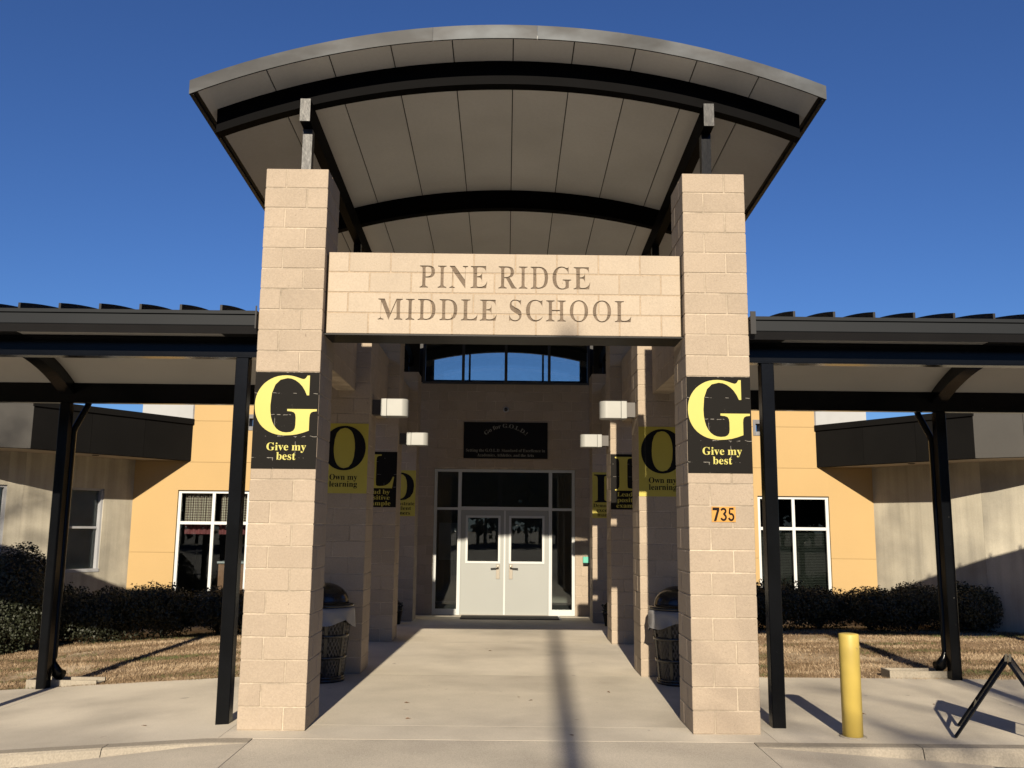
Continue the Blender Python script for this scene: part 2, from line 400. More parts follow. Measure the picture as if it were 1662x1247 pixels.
# serif letter outlines (units: 1/1000 em), contour lists of x,y pairs after the advance width
GLYPHS = json.loads(r'''{"A":[650,[-13,0,-13,27,14,32,35,45,54,71,73,111,307,694,334,693,572,129,612,51,633,33,660,27,660,0,341,0,341,27,402,37,422,68,406,121,376,197,154,197,117,105,113,88,111,72,129,38,184,27,190,27,190,0],[169,239,360,239,263,475]],"C":[697,[382,-16,333,-13,288,-5,245,10,205,30,168,54,135,84,107,117,83,156,64,197,50,242,42,289,39,340,42,390,50,437,64,481,84,523,108,560,137,594,169,623,207,648,247,667,291,682,337,690,386,693,422,691,460,683,502,672,547,655,577,648,607,659,624,693,650,693,650,459,625,459,606,503,584,542,559,577,531,606,499,630,466,647,432,657,395,660,316,640,259,579,225,478,214,337,227,205,264,111,326,54,414,35,444,37,474,43,503,53,533,67,562,84,589,105,614,130,638,158,666,132,610,67,544,21,468,-7]],"D":[738,[30,0,30,26,69,32,94,44,106,69,110,111,110,557,105,606,91,635,64,648,22,653,22,678,330,678,415,673,488,656,551,628,604,590,644,541,674,483,691,416,697,339,675,191,608,85,496,21,340,0],[331,36,377,41,416,55,449,78,476,112,496,154,510,207,519,269,522,341,510,474,475,569,415,626,332,645,301,641,282,631,274,609,271,573,271,107,274,72,282,51,300,40]],"E":[658,[21,0,21,25,66,30,93,44,107,72,112,116,112,549,107,603,93,634,66,648,24,653,24,678,594,678,594,476,571,476,562,519,549,555,530,583,507,605,477,621,440,632,396,639,345,641,298,638,285,632,277,621,272,578,272,366,288,366,346,375,386,401,400,421,412,446,422,477,429,514,453,514,453,176,428,176,420,230,407,270,386,299,359,318,322,328,276,331,272,331,272,100,275,69,286,52,307,44,343,41,378,42,410,45,440,50,467,58,513,79,552,112,585,156,612,213,640,213,599,0]],"G":[756,[399,-15,347,-12,298,-4,252,10,211,29,173,53,139,82,110,115,86,153,66,195,52,240,44,289,41,341,44,391,52,439,66,483,86,524,110,561,138,595,171,623,208,648,248,668,290,682,335,690,383,693,423,691,464,684,506,672,550,656,577,649,592,652,604,660,624,693,651,693,651,458,625,458,600,515,569,564,532,604,490,635,445,654,398,660,319,640,262,580,228,479,217,339,220,265,230,201,246,146,268,101,296,65,329,39,367,24,410,19,458,24,489,41,505,68,510,106,510,190,505,229,490,254,460,266,410,271,410,295,745,295,745,271,704,266,680,254,668,230,664,191,664,43,598,18,532,-1,466,-11]],"H":[779,[23,0,23,26,66,32,93,47,107,75,111,120,111,564,106,605,93,631,66,646,24,653,24,678,360,678,360,653,304,643,288,633,278,618,271,564,271,373,509,373,509,564,502,618,493,633,477,643,420,653,420,678,755,678,755,653,712,646,686,632,673,606,669,564,669,120,673,77,687,49,712,33,755,26,755,0,420,0,420,26,463,32,490,46,504,73,509,120,509,329,271,329,271,120,276,75,289,47,316,32,360,26,360,0]],"I":[388,[20,0,20,26,63,34,91,48,107,73,112,112,112,576,107,614,94,637,67,648,20,653,20,678,364,678,364,653,319,648,292,637,277,614,272,576,272,115,279,66,289,50,307,39,366,26,366,0]],"L":[635,[23,0,23,26,66,32,93,47,107,75,111,120,111,564,106,606,93,633,66,647,24,653,24,678,372,678,372,653,310,646,291,636,280,620,271,564,271,123,276,70,284,55,298,47,348,41,383,42,414,45,443,51,469,59,513,83,551,119,567,141,582,167,596,197,609,230,636,230,598,0]],"M":[944,[21,0,21,26,64,32,92,47,107,74,112,118,112,569,105,619,95,634,79,644,22,653,22,678,275,678,472,212,669,678,919,678,919,653,878,645,853,630,839,604,834,563,834,127,841,64,851,45,866,35,918,26,918,0,589,0,589,26,644,37,660,48,670,66,677,124,677,594,429,0,402,0,157,579,157,119,162,72,178,44,207,31,252,26,252,0]],"N":[735,[600,-16,159,521,159,117,163,73,177,46,203,32,248,26,248,0,27,0,27,26,81,35,96,45,106,62,113,117,113,578,54,645,27,653,27,678,233,678,582,251,582,562,575,617,565,632,549,643,493,653,493,678,714,678,714,653,671,647,645,633,632,605,628,561,628,-16]],"O":[782,[388,-16,352,-14,317,-9,283,-1,251,11,220,26,192,43,165,63,141,86,118,111,98,138,81,168,67,199,56,232,48,267,43,302,41,339,43,376,48,411,56,446,67,479,81,510,98,539,118,566,141,592,166,614,193,635,222,652,254,667,287,679,321,687,357,692,395,694,431,692,466,687,500,679,532,668,563,653,591,636,618,616,642,594,664,569,684,542,701,512,716,481,727,448,735,413,740,377,742,339,740,302,735,266,727,232,716,199,701,168,684,138,664,111,641,86,616,63,589,43,560,26,529,11,496,-1,461,-9,425,-14],[394,18,469,38,522,98,554,199,565,339,562,413,553,478,538,533,518,579,492,614,461,640,426,655,387,660,312,640,259,580,227,479,216,339,219,265,228,201,243,146,264,100,290,64,321,39,355,23]],"P":[622,[23,0,23,26,66,32,93,47,107,75,111,120,111,564,106,605,93,631,66,646,24,653,24,678,318,678,377,677,428,672,468,665,500,655,546,628,580,592,602,547,609,494,605,454,593,417,574,385,546,358,511,335,468,319,418,309,360,306,271,306,271,120,276,75,289,47,316,32,360,26,360,0],[271,342,300,342,363,351,405,376,427,422,435,490,429,558,410,605,375,633,322,642,297,639,282,631,274,616,271,593]],"R":[704,[23,0,23,26,66,32,93,47,107,75,111,120,111,564,106,605,93,631,66,646,24,653,24,678,323,678,393,675,454,667,505,653,547,634,579,609,603,578,616,541,621,498,612,441,583,395,535,359,469,333,643,75,674,38,690,29,712,26,715,26,715,0,504,0,300,316,271,316,271,120,276,75,289,47,316,32,360,26,360,0],[271,348,303,348,370,357,417,385,432,405,443,432,450,463,452,500,445,562,423,607,386,633,334,642,301,639,282,629,274,609,271,574]],"S":[581,[64,-16,64,235,93,235,107,184,123,140,143,104,166,74,192,51,222,35,256,25,293,22,344,30,383,54,407,89,415,133,410,164,395,192,370,217,335,238,242,284,201,306,167,329,138,352,115,376,97,402,84,430,77,461,74,494,81,551,100,600,131,639,172,669,220,688,275,694,342,687,420,667,434,664,446,662,467,670,477,694,505,694,505,475,480,475,462,528,437,573,406,610,370,639,330,656,289,662,243,655,208,635,185,604,178,566,185,530,204,501,236,476,281,451,377,406,431,377,473,347,502,315,521,280,532,242,535,198,527,138,505,86,468,43,418,12,389,0,357,-8,323,-13,286,-15,236,-12,187,1,147,14,126,18,103,11,91,-16]],"a":[512,[379,-15,321,2,298,52,263,24,225,3,185,-9,142,-13,96,-5,60,17,38,51,30,94,34,126,46,154,66,180,95,203,131,223,177,244,232,264,296,283,296,359,292,395,278,421,255,435,220,440,171,432,155,408,169,382,180,363,183,344,178,320,164,301,142,288,115,284,87,289,67,303,53,324,49,352,55,385,73,415,103,439,141,458,188,470,241,474,291,472,332,464,366,452,392,435,411,413,425,385,433,352,436,313,436,93,439,59,453,51,477,62,490,41,465,16,438,-1,409,-12],[225,50,259,61,296,94,296,252,244,234,206,206,184,170,176,125,188,69]],"b":[537,[64,-17,64,578,62,617,55,638,39,649,12,654,12,678,206,678,206,415,232,441,261,459,294,470,329,474,379,467,423,445,459,411,486,365,496,339,503,310,508,280,509,247,507,210,502,175,493,143,481,112,465,84,447,59,425,38,402,19,375,4,347,-7,318,-13,286,-15,253,-11,220,-1,188,17,156,42,79,-17],[272,21,317,34,345,73,354,104,360,141,364,186,365,238,364,281,360,318,353,349,344,374,316,406,274,417,252,413,231,402,215,383,206,360,206,102,223,41]],"c":[437,[232,-15,178,-7,129,16,88,53,56,101,44,129,36,159,31,190,29,223,31,258,37,292,46,323,60,353,76,379,95,403,118,424,143,442,170,456,198,467,228,473,260,475,324,467,373,444,403,409,413,365,409,340,397,321,377,308,352,304,307,321,292,373,293,389,294,404,284,433,252,442,215,432,188,401,172,350,167,279,169,228,176,183,188,145,204,114,248,71,304,57,356,69,404,107,424,90,384,44,339,11,288,-8]],"d":[551,[208,-15,159,-7,116,16,79,52,52,99,42,126,35,155,30,186,29,219,31,256,35,291,43,324,54,354,83,405,121,443,167,466,217,474,250,470,281,460,308,442,332,417,332,597,328,623,316,641,295,650,262,654,262,678,475,678,475,112,477,81,484,61,498,48,526,41,526,16,484,14,438,8,387,-1,332,-15,332,58,309,26,280,3,247,-10],[255,42,278,47,301,62,320,84,332,113,332,360,324,383,307,402,285,414,259,418,219,406,194,372,186,345,180,312,176,273,175,228,176,184,179,146,185,113,193,87,218,53]],"e":[448,[229,-15,174,-7,126,16,86,52,55,102,44,131,36,163,31,197,29,234,31,268,36,300,44,330,56,358,88,406,130,443,179,466,234,474,275,470,311,460,343,442,371,417,393,386,408,349,418,306,421,258,421,247,174,247,182,167,206,109,244,74,297,63,326,67,353,79,378,100,402,128,424,108,384,54,339,16,287,-7],[173,286,300,286,300,320,297,375,288,413,269,435,240,442,211,433,190,407,177,364,173,303]],"f":[318,[22,0,22,24,59,33,74,52,78,109,78,412,24,412,24,462,78,462,78,526,81,563,90,596,105,625,126,649,152,668,183,681,219,689,259,692,315,685,357,664,383,632,392,595,388,567,375,546,356,533,334,529,310,533,291,544,279,560,275,582,287,626,292,635,294,644,288,656,268,660,243,655,229,640,220,581,220,462,303,462,303,412,220,412,220,97,224,60,235,38,258,27,297,24,297,0]],"g":[487,[217,-209,171,-207,132,-202,98,-193,71,-181,34,-149,21,-111,41,-68,102,-38,52,-1,35,45,42,80,63,110,99,138,152,164,100,190,63,224,40,266,33,316,39,360,59,399,90,430,131,454,179,469,234,474,292,469,347,453,472,453,472,399,399,399,425,354,434,303,428,262,411,225,384,195,348,172,305,158,256,153,234,154,211,155,187,151,168,141,154,125,150,106,165,81,210,73,261,73,298,72,332,70,361,66,386,60,425,43,451,19,465,-13,470,-55,466,-89,454,-119,434,-146,406,-168,370,-186,326,-199,275,-206],[234,185,264,193,284,217,294,257,297,314,294,371,284,411,264,434,234,442,204,434,185,411,174,371,170,314,174,257,185,217,204,193],[239,-173,306,-168,354,-154,382,-131,392,-98,387,-76,371,-62,344,-54,305,-51,144,-51,118,-77,109,-108,117,-133,141,-154,181,-168]],"h":[567,[27,0,27,24,52,28,67,38,75,56,78,83,78,594,76,621,68,639,53,650,28,655,28,678,220,678,220,397,250,431,284,455,321,469,362,474,419,464,459,434,484,385,492,315,492,83,495,56,502,39,517,28,541,24,541,0,301,0,301,24,308,24,340,39,350,83,350,323,341,384,327,399,302,404,258,391,220,350,220,83,222,56,230,39,244,28,268,24,268,0]],"i":[295,[150,539,121,544,97,561,80,585,75,614,80,644,97,668,121,685,150,690,179,685,204,668,220,644,225,614,220,585,203,561,179,544],[27,0,27,24,52,29,68,38,75,55,78,83,78,375,76,406,70,424,55,433,30,437,31,462,221,462,221,83,223,56,230,39,244,29,268,24,268,0]],"l":[297,[27,0,27,24,52,29,68,38,75,55,78,83,78,592,70,639,56,650,30,654,30,678,221,678,221,83,223,56,230,39,244,29,268,24,268,0]],"m":[825,[27,0,27,24,52,28,67,38,75,56,78,83,78,377,76,404,68,423,53,434,28,438,28,462,218,462,218,394,248,429,280,454,315,469,353,474,399,469,435,453,461,426,477,389,508,426,542,453,580,469,622,474,678,464,718,434,742,385,750,315,750,83,752,56,760,39,774,28,798,24,798,0,562,0,562,24,586,28,600,39,608,57,610,83,610,323,601,384,587,399,562,404,520,391,483,353,483,83,485,57,493,39,507,28,530,24,530,0,297,0,297,24,321,28,335,39,343,57,345,83,345,323,336,384,322,399,297,404,254,391,218,350,218,83,220,57,227,40,241,29,264,24,264,0]],"n":[567,[27,0,27,24,52,28,67,38,75,56,78,83,78,377,76,404,68,423,53,434,28,438,28,462,220,462,220,398,250,431,283,455,321,469,362,474,419,464,459,434,484,385,492,315,492,83,495,56,502,39,517,28,541,24,541,0,301,0,301,24,308,24,340,39,350,83,350,323,341,384,327,399,302,404,258,391,220,350,220,83,222,56,230,39,244,28,268,24,268,0]],"o":[501,[251,-15,219,-13,189,-7,161,3,135,17,90,55,56,105,44,133,35,163,30,195,28,229,30,264,35,296,44,327,56,356,90,405,135,443,189,466,250,474,311,466,365,443,410,406,444,357,456,328,465,298,470,264,472,229,470,194,465,161,456,131,444,102,410,53,366,16,312,-7],[251,17,287,27,311,58,324,121,327,229,326,289,323,339,317,376,309,403,286,435,251,445,214,434,191,403,184,376,178,338,175,290,174,230,178,122,191,58,215,27]],"p":[553,[26,-207,26,-184,60,-175,75,-150,78,-95,78,362,76,400,69,422,55,433,29,439,29,462,213,462,213,391,238,428,268,454,303,470,343,475,393,467,436,444,472,407,499,360,508,332,515,302,520,271,521,238,520,202,515,169,508,137,498,108,470,56,434,18,389,-7,338,-15,303,-11,272,1,244,20,220,48,220,-86,226,-147,235,-165,249,-175,294,-183,294,-207],[291,42,330,54,356,88,365,115,371,148,375,186,376,230,375,273,372,310,366,342,359,369,335,403,296,414,254,398,220,350,220,102,249,57]],"r":[428,[27,0,27,24,52,29,68,38,75,55,78,83,78,375,76,406,69,425,55,433,30,437,31,462,217,462,217,375,245,417,279,449,313,468,347,474,384,469,410,453,426,428,431,396,427,370,414,349,394,336,369,331,346,334,331,344,308,372,296,383,281,387,261,380,241,360,227,327,222,286,222,83,226,55,237,38,258,28,294,24,294,0]],"s":[429,[225,-15,181,-9,129,9,109,13,89,7,76,-13,53,-13,53,157,79,157,98,101,129,58,167,31,209,22,242,26,266,40,281,60,286,87,273,125,232,156,159,193,113,221,81,252,62,288,55,328,65,386,97,433,119,451,146,465,176,472,210,475,247,471,296,458,307,456,317,454,332,459,343,475,363,475,363,330,340,330,320,378,293,413,259,434,222,441,194,437,173,426,160,408,156,386,160,364,172,346,218,315,285,282,329,255,360,226,377,189,383,141,380,107,372,76,359,50,340,27,316,9,289,-5,259,-12]],"t":[340,[184,-14,133,-7,98,16,79,53,72,106,72,415,30,415,30,446,131,550,192,631,215,631,215,462,309,462,309,415,215,415,215,122,223,76,233,64,250,60,282,73,307,111,331,98,305,49,271,14,231,-7]],"v":[456,[212,-15,57,369,33,419,18,432,-4,437,-4,462,244,462,244,438,232,438,202,431,192,411,194,399,275,182,351,376,359,405,345,430,303,438,303,462,454,462,454,439,430,430,414,415,387,362,238,-15]],"w":[647,[182,-15,25,394,9,424,-16,437,-16,462,206,462,206,437,178,431,170,411,172,396,178,376,248,189,314,350,299,396,282,430,250,439,250,462,481,462,481,437,450,430,440,411,441,401,443,390,500,210,569,381,576,410,573,422,566,430,530,439,530,462,663,462,663,439,645,435,633,424,613,384,453,-15,430,-15,332,293,208,-15]],"x":[475,[7,0,7,22,51,44,92,84,183,203,64,392,36,424,6,437,6,462,251,462,251,438,220,433,209,417,222,387,273,306,333,382,345,400,349,415,346,425,338,432,299,438,299,462,463,462,463,441,421,421,378,378,295,274,434,54,451,32,475,23,475,0,231,0,231,24,265,29,273,35,276,45,272,64,258,88,205,170,145,91,131,69,126,51,137,29,170,22,175,22,175,0]],"y":[447,[78,-209,43,-203,15,-186,-4,-159,-10,-125,-6,-101,7,-79,27,-64,53,-59,77,-63,95,-73,107,-91,111,-113,111,-121,110,-130,115,-143,128,-147,147,-138,170,-110,193,-66,209,-7,54,373,37,410,23,428,-5,437,-7,437,-7,462,241,462,241,437,202,431,194,423,191,409,193,397,198,382,276,177,343,359,352,387,354,408,351,422,342,431,302,437,302,462,446,462,446,437,427,432,413,418,386,361,241,-36,193,-143,168,-174,142,-195,113,-205]],".":[219,[109,111,67,93,49,51,67,9,109,-9,151,9,169,51,151,93]],",":[219,[59,-118,111,-94,147,-59,169,-17,176,26,171,66,157,97,134,116,105,123,63,107,46,66,60,26,95,10,93,-50,59,-99]],"!":[271,[79,543,85,436,110,264,120,216,135,201,150,216,160,264,185,436,191,543,188,608,177,654,160,682,135,691,110,682,93,654,82,608],[136,111,94,93,76,51,94,9,136,-9,178,9,196,51,178,93]],"7":[453,[97,0,323,448,323,452,62,452,62,509,391,509,391,449,165,0]],"3":[453,[218,-7,173,-3,133,10,98,30,70,57,52,91,44,132,109,132,115,107,126,87,144,71,165,59,219,50,275,61,297,74,315,93,325,116,329,145,326,172,316,196,299,217,275,234,242,244,201,248,157,248,157,299,288,448,288,452,70,452,70,509,372,509,372,461,211,278,211,289,264,288,308,276,344,253,371,222,387,186,393,145,387,103,370,66,344,36,309,12,266,-2]],"5":[453,[221,-7,178,-2,140,11,108,32,83,60,66,93,60,130,122,130,127,108,138,89,173,60,221,50,250,53,276,64,298,82,314,104,324,131,328,162,324,193,314,221,297,244,275,262,248,273,218,277,167,268,128,246,67,253,96,509,366,509,366,452,151,452,134,301,136,301,178,325,229,334,263,330,294,321,321,306,345,285,364,260,379,231,388,199,391,163,385,117,369,76,343,41,309,15,268,-1]]}''')

def text_mesh(lines, m, depth=0.002, thin=0.0):
    """lines: (string, x0, x1, z0, capheight, mode) -> flat letters in the XZ plane facing -Y, extruded by depth.
    x0..x1 is the inked extent; thin narrows the upright strokes"""
    cu = bpy.data.curves.new('letters', 'CURVE')
    cu.dimensions = '2D'; cu.fill_mode = 'BOTH'; cu.extrude = depth / 2
    for (s, x0, x1, z0, cap, arc) in lines:
        k = cap / 0.676
        pen = 0.0; items = []
        for ch in s:
            if ch == ' ':
                pen += 250 if thin <= 0 else 300
                continue
            g = GLYPHS[ch]; items.append((pen, g, thin * {'E': 0.78, 'G': 1.0, 'L': 1.0, 'S': 1.0, 'C': 1.0, 'N': 1.1, 'M': 1.1}.get(ch, 1.4))); pen += g[0] + (30 if thin > 0 else 0)
        xs = [p + c[i] for p, g, th in items for c in g[1:] for i in range(0, len(c), 2)]
        lo, hi = min(xs), max(xs)
        sx = (x1 - x0) / (hi - lo)
        for p, g, th in items:
            for c in g[1:]:
                pts = [(c[i], c[i+1]) for i in range(0, len(c), 2)]
                n = len(pts)
                if thin:
                    q = []
                    for i in range(n):
                        a, b, d = pts[i-1], pts[i], pts[(i+1) % n]
                        e1 = Vector((b[0]-a[0], b[1]-a[1])); e2 = Vector((d[0]-b[0], d[1]-b[1]))
                        t = (e1.normalized() + e2.normalized())
                        nx = t.y / t.length if t.length > 1e-6 else 0.0
                        ny = -t.x / t.length if t.length > 1e-6 else 0.0
                        q.append((b[0] + nx * th * 1000, b[1] + (ny * th * 1000 if th < 0 else 0)))
                    pts = q
                sp = cu.splines.new('POLY'); sp.points.add(n - 1); sp.use_cyclic_u = True
                for i, (u, v) in enumerate(pts):
                    px = x0 + (p + u - lo) * sx; pz = z0 + v / 1000 * k
                    if arc:
                        cx, rad = arc
                        a = (px - cx) / rad
                        px, pz = cx + (rad + pz - z0) * math.sin(a), z0 - rad + (rad + pz - z0) * math.cos(a)
                    sp.points[i].co = (px, pz, 0, 1)
    o = bpy.data.objects.new('letters', cu)
    COL.objects.link(o)
    bpy.context.view_layer.update()
    dg = bpy.context.evaluated_depsgraph_get()
    me = bpy.data.meshes.new_from_object(o.evaluated_get(dg))
    me.transform(Matrix.Rotation(math.pi / 2, 4, 'X'))
    bpy.data.objects.remove(o); bpy.data.curves.remove(cu)
    bm = bmesh.new(); bm.from_mesh(me)
    bmesh.ops.remove_doubles(bm, verts=bm.verts, dist=2e-5)
    bmesh.ops.recalc_face_normals(bm, faces=bm.faces)
    bm.to_mesh(me); bm.free()
    me.materials.clear(); me.materials.append(m)
    return me

CO = 0.2032                      # one block course
def zw(x):                       # the walk falls gently away to the left of the portico
    return 0.0 if x > -2.45 else -0.063 * min(-2.45 - x, 7.0)
def kd(x):                       # kerb upstand: flush at the ramp, full height to the sides
    a = abs(x)
    t = min(max((a - 2.2) / (2.2 if x < 0 else 2.0), 0.0), 1.0)
    return 0.0015 + 0.1275 * t

# ================================================================== THE SETTING
# ground sheet out to the horizon
xs = [-400, -120, -40, -20, -12, -9.45] + [-9 + 0.5 * i for i in range(14)] + [-2.45, -1, 1, 2.5, 6, 12, 20, 40, 120, 400]
ys = [-400, -120, -60, -30, -16, -8, -0.40, -0.36, 3, 6, 9, 14, 20, 40, 120, 400]
g = MB()
vs = [(x, y, zw(x) - (0.34 if y < -0.38 else 0.022)) for y in ys for x in xs]
nx = len(xs)
g.add(vs, [(j*nx+i, j*nx+i+1, (j+1)*nx+i+1, (j+1)*nx+i) for j in range(len(ys)-1) for i in range(nx-1)])
tag(g.build('ground', MT['soil'], None, origin=(0, 0, 0)), kind='structure')

# parking lot behind the camera and the concrete drive apron in front of the ramp
lot = MB()
lx = [-300, -60, -12, -9.45, -7, -5, -3.5, -2.3, 2.3, 3.5, 4.3, 7, 12, 60, 300]
lot.add([(x, y, zw(x) - kd(x) - (0.012 if y > -10 else 0.05)) for y in (-300, -60, -4.4, -0.43) for x in lx],
        [(j*len(lx)+i, j*len(lx)+i+1, (j+1)*len(lx)+i+1, (j+1)*len(lx)+i) for j in range(3) for i in range(len(lx)-1)])
tag(lot.build('road', MT['asphalt'], None, origin=(0, 0, 0)), kind='structure')

drive = bpy.data.objects.new('driveway', None); COL.objects.link(drive); tag(drive, kind='structure')
def slab(name, m, parent, x0, x1, y0, y1, top, thick=0.1, nseg=1, gap=0.0018):
    b = MB(); n = nseg
    X = [x0 + gap + (x1 - x0 - 2*gap) * i / n for i in range(n + 1)]
    a, c = y0 + gap, y1 - gap
    for i in range(n):
        pass
    top_f = [(x, a, top(x)) for x in X]; top_b = [(x, c, top(x)) for x in X]
    k = n + 1
    vs = top_f + top_b + [(x, y, z - thick) for x, y, z in top_f] + [(x, y, z - thick) for x, y, z in top_b]
    fs = []
    for i in range(n):
        fs += [(i, i+1, k+i+1, k+i), (2*k+i, 3*k+i, 3*k+i+1, 2*k+i+1), (i, 2*k+i, 2*k+i+1, i+1), (k+i, k+i+1, 3*k+i+1, 3*k+i)]
    fs += [(0, k, 3*k, 2*k), (n, 2*k+n, 3*k+n, k+n)]
    b.add(vs, fs)
    return b.build(name, m, parent)
dtop = lambda x: zw(x) - kd(x)
for x0, x1, n in ((-9.4, -6.2, 4), (-6.2, -2.12, 8), (-2.12, 2.2, 1), (2.2, 4.15, 6)):
    for y0, y1 in ((-1.72, -0.44 if abs(x0 + x1) > 1 else -0.2852), (-4.3, -1.72)):
        slab('drive_slab', MT['drive'], drive, x0, x1, y0, y1, dtop, 0.12, n, 0.003)

walk = bpy.data.objects.new('walkway', None); COL.objects.link(walk); tag(walk, kind='structure')
wt = lambda x: zw(x)
for y0, y1 in ((-0.29, 0.27), (0.27, 3.2), (3.2, 6.28), (6.28, 8.7), (8.7, 10.78)):
    slab('walk_slab', MT['concrete'], walk, -2.42, 2.42, y0, y1, wt)
for x0, x1 in ((-5.4, -2.42), (-8.4, -5.4), (-11.4, -8.4), (2.42, 5.45), (5.45, 8.5), (8.5, 11.5)):
    slab('walk_slab', MT['concrete'], walk, x0, x1, -0.29, 3.22, wt)
kerb = bpy.data.objects.new('kerb', None); COL.objects.link(kerb); tag(kerb, kind='structure')
for x0, x1 in ((-9.4, -7.4), (-7.4, -5.4), (-5.4, -3.35), (-3.35, -2.12), (2.2, 3.6), (3.6, 5.4), (5.4, 7.4), (7.4, 9.4)):
    b = MB(); n = 6; secs = []
    for i in range(n + 1):
        x = x0 + 0.004 + (x1 - x0 - 0.008) * i / n
        t, d = zw(x) + 0.002, kd(x)
        secs.append([(x, -0.294, t), (x, -0.294, t - 0.3), (x, -0.465 - 0.12 * d, t - 0.3), (x, -0.465 - 0.12 * d, t - d - 0.01), (x, -0.45, t - 0.16 * d - 0.003), (x, -0.43, t - 0.001)])
    b.sections(secs)
    b.build('kerb_stone', MT['kerb'], kerb)

# dry lawn: short blades over the soil (stuff)
def lawn(x0, x1, y0, y1, n, label):
    rg = random.Random(int(x0 * 10)); V = []; F = []
    for i in range(n):
        x = rg.uniform(x0, x1); y = y0 + (y1 - y0) * rg.random() ** 1.15
        if rg.random() < 0.035: y = y0 - 0.06*rg.random()**2 + 0.02*math.sin(x*7) - 0.01
        patch = math.sin(x*1.7 + 0.6*math.sin(y*2.3)) + math.sin(y*2.9 + 1.3*math.sin(x*0.9)) + 0.7*math.sin(x*4.1 - y*3.3)
        if patch > 0.75 and rg.random() < 0.78: continue
        h = rg.uniform(0.012, 0.042) * (1.25 if rg.random() < 0.1 else 1); w = rg.uniform(0.004, 0.009)
        a = rg.uniform(0, 6.28); ln = rg.uniform(0.005, 0.045); la = rg.uniform(0, 6.28)
        z = zw(x) - 0.022; k = len(V)
        V += [(x - w*math.cos(a), y - w*math.sin(a), z), (x + w*math.cos(a), y + w*math.sin(a), z), (x + ln*math.cos(la), y + ln*math.sin(la), z + h)]
        F.append((k, k+1, k+2))
    b = MB(); b.v = V; b.f = F; b.sm = [False] * len(F)
    return tag(b.build('lawn_grass', MT['grass'], None, origin=(0, 0, 0), fix=False), label, 'grass', kind='stuff')
lawn(-9.6, -2.44, 3.24, 9.2, 85000, 'dry brown winter lawn left of the entrance walk')
lawn(2.44, 9.8, 3.24, 9.2, 85000, 'dry tan winter lawn right of the entrance walk')

# ================================================================== PORTICO PILLARS, built block by block
LNG, SHT, JT = 0.4064, 0.2032, 0.0125
def block_mesh(l, w, h, m, name, bev=0.004):
    return MB().box(-l/2, l/2, -w/2, w/2, 0, h).mesh(name, m, bevel=bev)
HW = 0.3048
PL, PS, PH = (2*HW + JT)*2/3, (2*HW + JT)/3, HW + JT/2     # block module inside a 24 inch pillar
BM = block_mesh(PL - JT, PS - JT, CO - JT, MT['cmu'], 'block')
ROWY = (0.0, 3.172, 6.336, 9.505)
ROWN = (26, 25, 25, 24)
PX = 1.738 + HW
names = {(-1, 0): 'front left tan block pillar with black G poster on its sunlit face', (1, 0): 'front right tan block pillar carrying the orange 735 plate',
         (-1, 1): 'left block pillar with gold O poster behind the front pillar', (1, 1): 'right block pillar with gold O poster behind the front pillar',
         (-1, 2): 'left block pillar with black L poster, third from the front', (1, 2): 'right block pillar with black L poster, third from the front',
         (-1, 3): 'rearmost left block pillar with gold D poster near the doors', (1, 3): 'rearmost right block pillar with gold D poster near the doors'}
def pillar(side, r):
    cx, cy, n = side * PX, ROWY[r] + HW, ROWN[r]
    t = thing('block_pillar', names[side, r], 'pillar', (cx, cy, 0), 'block pillars of the entrance portico')
    e = HW - 0.005
    bx('mortar_core', MT['mortar'], t, cx - e, cx + e, cy - e, cy + e, 0.001, n * CO - 0.006)
    for k in range(n):
        s = -1 if (k + (side > 0)) % 2 else 1
        z = k * CO + JT / 2
        j = lambda: random.uniform(-0.0012, 0.0012)
        for dx, dy, rot in ((-PH + PL/2, -PH + PS/2, 0), (PH - PS/2, -PH + PL/2, 1), (PH - PL/2, PH - PS/2, 0), (-PH + PS/2, PH - PL/2, 1)):
            place('block', BM, t, (cx + s*dx + j(), cy + dy + j(), z), (0, 0, math.pi/2 if rot else 0))
    return t
for r in range(4):
    for s in (-1, 1):
        pillar(s, r)

# ---- front name beam, letters cut into the blocks
beam = thing('name_beam', 'cream block beam engraved PINE RIDGE MIDDLE SCHOOL between front pillars', 'beam', (0, 0.3, 18 * CO))
BX0, BX1, BY0, BY1, BZ0 = -1.722, 1.722, 0.10, 0.505, 18 * CO
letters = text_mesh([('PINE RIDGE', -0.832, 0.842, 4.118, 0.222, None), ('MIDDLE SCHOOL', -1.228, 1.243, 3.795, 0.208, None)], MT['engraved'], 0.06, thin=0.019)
cut = bpy.data.objects.new('cutter', letters); COL.objects.link(cut); cut.location = (0, BY0 - 0.018, 0)
core = bx('mortar_core', MT['mortar_sign'], beam, BX0 + 0.004, BX1 - 0.004, BY0 + 0.004, BY1 - 0.004, BZ0 + 0.003, BZ0 + 4*CO - 0.005)
blocks = [core]
for k in range(4):
    x = BX0 - (0 if k % 2 == 0 else LNG / 2)
    while x < BX1 - 0.02:
        a, b = max(x, BX0) + JT/2, min(x + LNG, BX1) - JT/2
        if b - a > 0.03:
            blocks.append(MB().box(a, b, BY0, BY1, BZ0 + k*CO + JT/2 * (k > 0), BZ0 + (k+1)*CO - JT/2).build('block', MT['cmu_sign'], beam, bevel=0.003))
        x += LNG
bpy.context.view_layer.update()
for o in blocks:
    mod = o.modifiers.new('cut', 'BOOLEAN'); mod.object = cut; mod.operation = 'DIFFERENCE'; mod.solver = 'EXACT'
    try: mod.material_mode = 'TRANSFER'
    except Exception: pass
cut2 = bpy.data.objects.new('cutter', letters); COL.objects.link(cut2); cut2.location = (0, BY0 - 0.010, 0)
core.modifiers[0].object = cut2
bpy.context.view_layer.update()
dg = bpy.context.evaluated_depsgraph_get()
